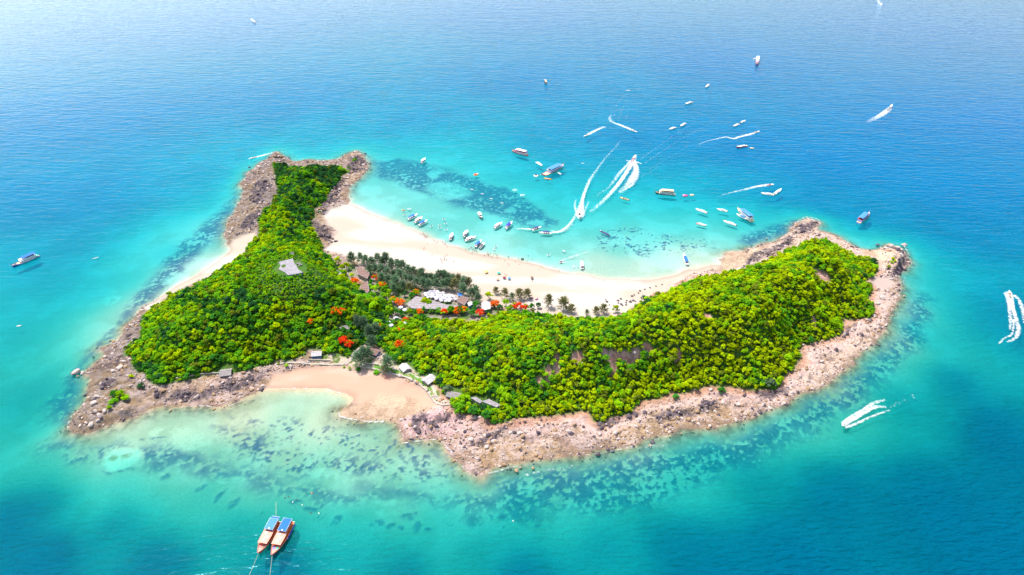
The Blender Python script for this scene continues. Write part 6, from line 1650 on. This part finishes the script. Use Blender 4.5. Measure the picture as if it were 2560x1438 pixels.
# ------------------------------------------------------------------ people
SKIN = [mat('skin_light', (.36, .19, .12), .6, .05, 2, .3), mat('skin_tan', (.20, .10, .06), .6, .05, 2, .3)]
HAIR = mat('dark_hair', (.02, .015, .012), .6, .1, 5, .3)
CL = {'dark': mat('dark_cloth', (.03, .03, .05), .9, .1, 3, .1), 'red': mat('red_cloth', (.60, .03, .05), .9, .1, 3, .1), 'pink': mat('pink_cloth', (.70, .18, .30), .9, .1, 3, .1), 'purple': mat('purple_cloth', (.22, .05, .26), .9, .1, 3, .1),
      'orange': mat('orange_cloth', (.65, .22, .06), .9, .1, 3, .1), 'white': mat('white_cloth', (.75, .75, .74), .9, .05, 3, .1), 'blue': mat('blue_cloth', (.04, .13, .42), .9, .1, 3, .1), 'olive': mat('olive_cloth', (.22, .24, .08), .9, .1, 3, .1)}
def person_mesh(pose_, top, bottom, skin):
    J = {'pel': (0, 0, .95), 'chest': (0, 0, 1.30), 'neck': (0, 0, 1.47), 'head': (.02, 0, 1.60), 'crown': (.02, 0, 1.70),
         'hl': (0, .10, .90), 'hr': (0, -.10, .90), 'kl': (.03, .11, .50), 'kr': (.03, -.11, .50), 'al': (0, .11, .08), 'ar': (0, -.11, .08), 'tl': (.14, .12, .04), 'tr': (.14, -.12, .04),
         'sl': (0, .19, 1.40), 'sr': (0, -.19, 1.40), 'el': (-.02, .25, 1.12), 'er': (-.02, -.25, 1.12), 'wl': (.06, .27, .88), 'wr': (.06, -.27, .88), 'fl': (.09, .27, .78), 'fr': (.09, -.27, .78)}
    if pose_ == 'walk':
        J.update(kl=(.22, .11, .52), al=(.20, .11, .10), tl=(.34, .12, .07), kr=(-.05, -.11, .50), ar=(-.30, -.11, .16), tr=(-.20, -.12, .05), el=(-.14, .25, 1.14), wl=(-.16, .26, .90), fl=(-.14, .26, .80), er=(.10, -.25, 1.14), wr=(.24, -.25, .95), fr=(.30, -.25, .88))
    if pose_ == 'bend':
        J.update(chest=(.22, 0, 1.22), neck=(.36, 0, 1.30), head=(.47, 0, 1.36), crown=(.56, 0, 1.40), sl=(.30, .19, 1.27), sr=(.30, -.19, 1.27), el=(.36, .22, 1.0), er=(.36, -.22, 1.0), wl=(.42, .20, .76), wr=(.42, -.20, .76), fl=(.44, .2, .67), fr=(.44, -.2, .67))
    if pose_ == 'lie':
        J = {k: (v[2] - .9, v[1], .14 + max(0, v[0]) * .5) for k, v in J.items()}
    if pose_ == 'sit':
        J = {k: (v[0], v[1], v[2] - .78) for k, v in J.items()}
        J.update(kl=(.42, .13, .42), kr=(.42, -.13, .42), al=(.52, .13, .06), ar=(.52, -.13, .06), tl=(.66, .13, .04), tr=(.66, -.13, .04), hl=(0, .1, .14), hr=(0, -.1, .14), wl=(.34, .2, .34), wr=(.34, -.2, .34), fl=(.42, .16, .36), fr=(.42, -.16, .36))
    rad = dict(pel=.145, chest=.16, neck=.06, head=.105, crown=.075, hl=.10, hr=.10, kl=.065, kr=.065, al=.045, ar=.045, tl=.04, tr=.04, sl=.07, sr=.07, el=.045, er=.045, wl=.032, wr=.032, fl=.035, fr=.035)
    E = [('pel', 'chest'), ('chest', 'neck'), ('neck', 'head'), ('head', 'crown'), ('pel', 'hl'), ('pel', 'hr'), ('hl', 'kl'), ('hr', 'kr'), ('kl', 'al'), ('kr', 'ar'), ('al', 'tl'), ('ar', 'tr'), ('chest', 'sl'), ('chest', 'sr'), ('sl', 'el'), ('sr', 'er'), ('el', 'wl'), ('er', 'wr'), ('wl', 'fl'), ('wr', 'fr')]
    ks = list(J); ix = {k: i for i, k in enumerate(ks)}
    me = bpy.data.meshes.new('body'); me.from_pydata([J[k] for k in ks], [(ix[a], ix[b_]) for a, b_ in E], [])
    o = bpy.data.objects.new('tmp_person', me); COL.objects.link(o)
    sk = o.modifiers.new('skin', 'SKIN')
    for k, v in zip(ks, me.skin_vertices[0].data): v.radius = (rad[k], rad[k]); v.use_root = (k == 'pel')
    sb = o.modifiers.new('sub', 'SUBSURF'); sb.levels = sb.render_levels = 1
    dg = bpy.context.evaluated_depsgraph_get(); dg.update()
    m2 = bpy.data.meshes.new_from_object(o.evaluated_get(dg)); m2.name = 'body'
    bpy.data.objects.remove(o); bpy.data.meshes.remove(me)
    m2.materials.clear()
    for m in (skin, top, bottom, HAIR): m2.materials.append(m)
    # the bone that a face is nearest to decides what covers it
    seg = [(np.array(J[a]), np.array(J[b_]), a, b_) for a, b_ in E]
    idx = []
    for f in m2.polygons:
        c = np.array(f.center); best = None
        for a, b_, na, nb2 in seg:
            d = b_ - a; t_ = max(0, min(1, float((c - a) @ d / (d @ d)))); ds = np.linalg.norm(c - a - d * t_) - rad[na] * .6
            if best is None or ds < best[0]: best = (ds, na, nb2, t_)
        _, na, nb2, t_ = best
        if (na, nb2) == ('head', 'crown') or ((na, nb2) == ('neck', 'head') and t_ > .75): idx.append(3)
        elif (na, nb2) in (('pel', 'chest'), ('chest', 'sl'), ('chest', 'sr')): idx.append(2 if (na == 'pel' and t_ < .25) else 1)
        elif na in ('pel', 'hl', 'hr') and (na == 'pel' or t_ < .7): idx.append(2)
        else: idx.append(0)
    m2.polygons.foreach_set('material_index', idx); m2.polygons.foreach_set('use_smooth', [True] * len(idx)); m2.update()
    return m2
PM = {}
def person(label, p, pose_='stand', top='dark', bottom='dark', sk=1, rz=None, group=None, z=None):
    key = (pose_, top, bottom, sk)
    if key not in PM: PM[key] = person_mesh(pose_, CL[top], CL[bottom], SKIN[sk])
    o = place_mesh('person', PM[key]); o.scale = (1.12, 1.12, 1.12); o.location = (p.x, p.y, (max(p.z, -.75) if z is None else z)); o.rotation_euler = (0, 0, rnd.random() * 6.28 if rz is None else rz)
    return tag(o, label, 'person', group)
def c3(l): return [(1000 + x / 8, 500 + y / 8) for x, y in l]
def c5(l): return [(1160 + x / 12.8, 620 + y / 12.8) for x, y in l]
CROWDS = [
 ('crowd at waterline below the loose jet skis', ['purple', 'dark', 'purple', 'red', 'dark'], 'swW', c3([(395,690),(435,690),(455,682),(475,668),(470,702),(490,704),(515,692),(496,718),(515,738),(530,745),(555,718),(562,742),(500,778),(502,744),(540,728)])),
 ('line of bathers below the outward pointing speedboat', ['dark', 'purple', 'dark', 'blue'], 'sww', c3([(683,815),(715,860),(757,850),(855,835),(917,845),(957,838),(985,842),(897,892),(905,870),(945,940),(545,890)])),
 ('small pink group on the sand', ['pink', 'purple', 'red'], 'sbs', c3([(485,940),(500,970),(470,988),(445,962)])),
 ('group in the middle of the white sand', ['dark', 'orange', 'blue', 'dark', 'orange'], 'sws', c3([(800,1190),(820,1182),(840,1187),(880,1132),(905,1130),(885,1168),(890,1200),(878,1216),(922,1212),(932,1196),(840,1232),(846,1270),(945,1112)])),
 ('queue beside the two touching speedboats', ['red', 'orange', 'purple', 'dark', 'pink'], 'sws', c3([(1310,995),(1340,990),(1370,990),(1390,990),(1412,970),(1425,966),(1440,970),(1450,1000),(1470,990),(1480,1032),(1460,1036),(1500,1032),(1520,1022),(1532,1032),(1546,1050),(1442,1072),(1500,986),(1496,1002)])),
 ('cluster in shallows below a pair of jet skis', ['red', 'red', 'pink', 'dark', 'blue'], 'sws', c5([(745,140),(738,190),(770,204),(792,212),(765,240),(792,242),(830,178),(862,190),(955,222),(1002,182),(1066,246),(1045,242),(1060,312),(886,302),(650,252)])),
 ('bathers near the dark inner tube', ['dark', 'olive', 'dark', 'blue'], 'sws', c5([(1440,275),(1435,335),(1405,292),(1310,422),(1650,446),(1750,352),(2055,285),(2055,400),(2010,432),(2186,382)])),
 ('bathers by the white roofed speedboat', ['orange', 'dark', 'dark', 'red'], 'sws', [(1382,670),(1388,669),(1398,676),(1445,671),(1461,671),(1510,703)]),
]
for nm_, cols, ps, pts in CROWDS:
    for i, (px, py) in enumerate(sorted(pts)):
        cc = cols[i % len(cols)]; b2 = cols[(i * 2 + 1) % len(cols)]
        po = {'s': 'stand', 'w': 'walk', 'W': 'walk', 'b': 'bend'}[ps[i % len(ps)]]
        person('person in %s, %s from left in %s' % (cc, ORD[i], nm_), land_at(px, py + 1.5), po, cc, b2, (i * 7) % 2, group=nm_)
for px, py, po, cc, lb in ((1270, 658, 'lie', 'pink', 'sunbather in pink lying near the waterline, left of the pair'), (1272, 662, 'lie', 'orange', 'sunbather in orange lying near the waterline, right of the pair'), (1298, 661, 'lie', 'pink', 'sunbather alone below the dark inner tube'), (1336, 671, 'lie', 'white', 'sunbather in white farthest right on the open sand'), (1346, 673, 'stand', 'white', 'person in white right of the last sunbather'),
    (1220, 681, 'sit', 'dark', 'person in dark sitting right of the yellow parasol'), (1247, 686, 'lie', 'orange', 'person in orange lying under the sea green parasol'), (1262, 687, 'stand', 'pink', 'person in pink standing above the dark red parasol'), (1266, 689, 'walk', 'olive', 'person in olive walking above the blue parasol'), (1244, 698, 'sit', 'dark', 'person in dark sitting under the pale folded parasol'), (1272, 700, 'lie', 'pink', 'person in pink lying under the blue parasol'), (1330, 700, 'sit', 'olive', 'person sitting under the brown parasol, upper of two'), (1331, 703, 'sit', 'dark', 'person sitting under the brown parasol, lower of two'), (1258, 696, 'sit', 'dark', 'person in dark sitting beside the dark red parasol'),
    (1134, 655, 'stand', 'dark', 'person in dark standing alone on the white sand'), (1080, 638, 'walk', 'white', 'person in white alone left of the middle sand group')):
    person(lb, land_at(px, py + 1), po, cc, cc, rnd.randrange(2), group='people spread over the white sand')
for px, py, cc, lb in ((713, 1245, 'dark', 'snorkeller floating above the orange boats, left of two close together'), (722, 1243, 'dark', 'snorkeller floating above the orange boats, right of two close together'), (732, 1256, 'white', 'snorkeller in white above the orange boats'), (756, 1262, 'white', 'snorkeller over the dark finger of reef'), (797, 1283, 'white', 'snorkeller in white farthest right of the reef swimmers'), (777, 1283, 'dark', 'snorkeller in dark left of the farthest right one'), (741, 1250, 'dark', 'snorkeller between the white one and the reef edge'), (1283, 1303, 'white', 'lone swimmer over the reef right of the foreground')):
    p = at(px, py, 0)
    person(lb, p, 'lie', cc, cc, 1, group='snorkellers over the foreground reef', z=-.08)

# ------------------------------------------------------------------ labels of the forest trees
LM = [(317,890,'the forest corner nearest the rocky tip'),(445,955,'the lowest bushes of the left shore'),(563,928,'the weathered grey shore hut'),(640,915,'the rocks left of the cove'),(705,890,'the left end of the cove'),(791,881,'the white roofed lawn bungalow'),(860,846,'the scarlet flame tree'),(935,876,'the brown roofed cove bungalow'),
 (1001,856,'the round red flame tree'),(1012,916,'the pale roofed cove bungalow'),(1072,945,'the bungalow by the frangipani'),(1134,984,'the blue fronted bungalow'),(1148,1022,'the large tree ending the path'),(1222,1005,'the long grey cove roofs'),(925,735,'the long brown resort roofs'),(985,760,'the brightest orange flame tree'),(1060,775,'the large grey terrace roof'),(1150,775,'the brown tiled pavilion'),(1215,775,'the pale beach edge building'),(1300,770,'the bright red flame tree'),(1300,1050,'the shrub over the pink rocks'),(1380,1040,'the first bare earth bank'),(1372,935,'the left pair of bare gullies'),(1475,1040,'the forest spur on the shore'),
 (1530,915,'the tallest bare gully'),(1600,1005,'the dark rock stripe shore'),(1610,878,'the wide reddish gully'),(1690,985,'the dark shrub on the bank'),(1805,970,'the shrub spilling on the shore'),(1925,960,'the wide greyish shore tree'),(2010,890,'the right hand boulder shore'),(2100,830,'the orange cliff on the right'),(2180,770,'the far right forest corner')]
from collections import defaultdict
bucket = defaultdict(list)
for t, tn, s in tree_objs:
    px, py = to_px(t.location.x, t.location.y, t.location.z + 3 * s)
    j = min(range(len(LM)), key=lambda q: (LM[q][0] - px) ** 2 + ((LM[q][1] - py) * 1.2) ** 2)
    dx, dy = px - LM[j][0], (py - LM[j][1]) * 1.2
    dr_ = ('right of' if dx > 0 else 'left of') if abs(dx) > abs(dy) else ('below' if dy > 0 else 'above')
    bucket[(j, dr_, tn)].append((math.hypot(dx, dy), t))
NEARW = ['closest', 'second closest', 'third closest', 'fourth closest', 'fifth closest', 'sixth closest', 'seventh closest', 'eighth closest', 'ninth closest', 'tenth closest', 'eleventh closest', 'twelfth closest', 'thirteenth closest', 'fourteenth closest', 'fifteenth closest', 'sixteenth closest', 'seventeenth closest', 'eighteenth closest', 'nineteenth closest', 'twentieth closest', 'twenty first closest', 'twenty second closest', 'twenty third closest', 'twenty fourth closest', 'twenty fifth closest', 'twenty sixth closest']
for (j, dr_, tn), l in bucket.items():
    for i, (_, t) in enumerate(sorted(l, key=lambda q: q[0])):
        t['label'] = '%s tree, %s such %s %s' % (tn, NEARW[min(i, 25)], dr_, LM[j][2])
print('objects', len(bpy.data.objects), 'tris', sum(len(o.data.polygons) * 2 for o in bpy.data.objects if o.type == 'MESH'))
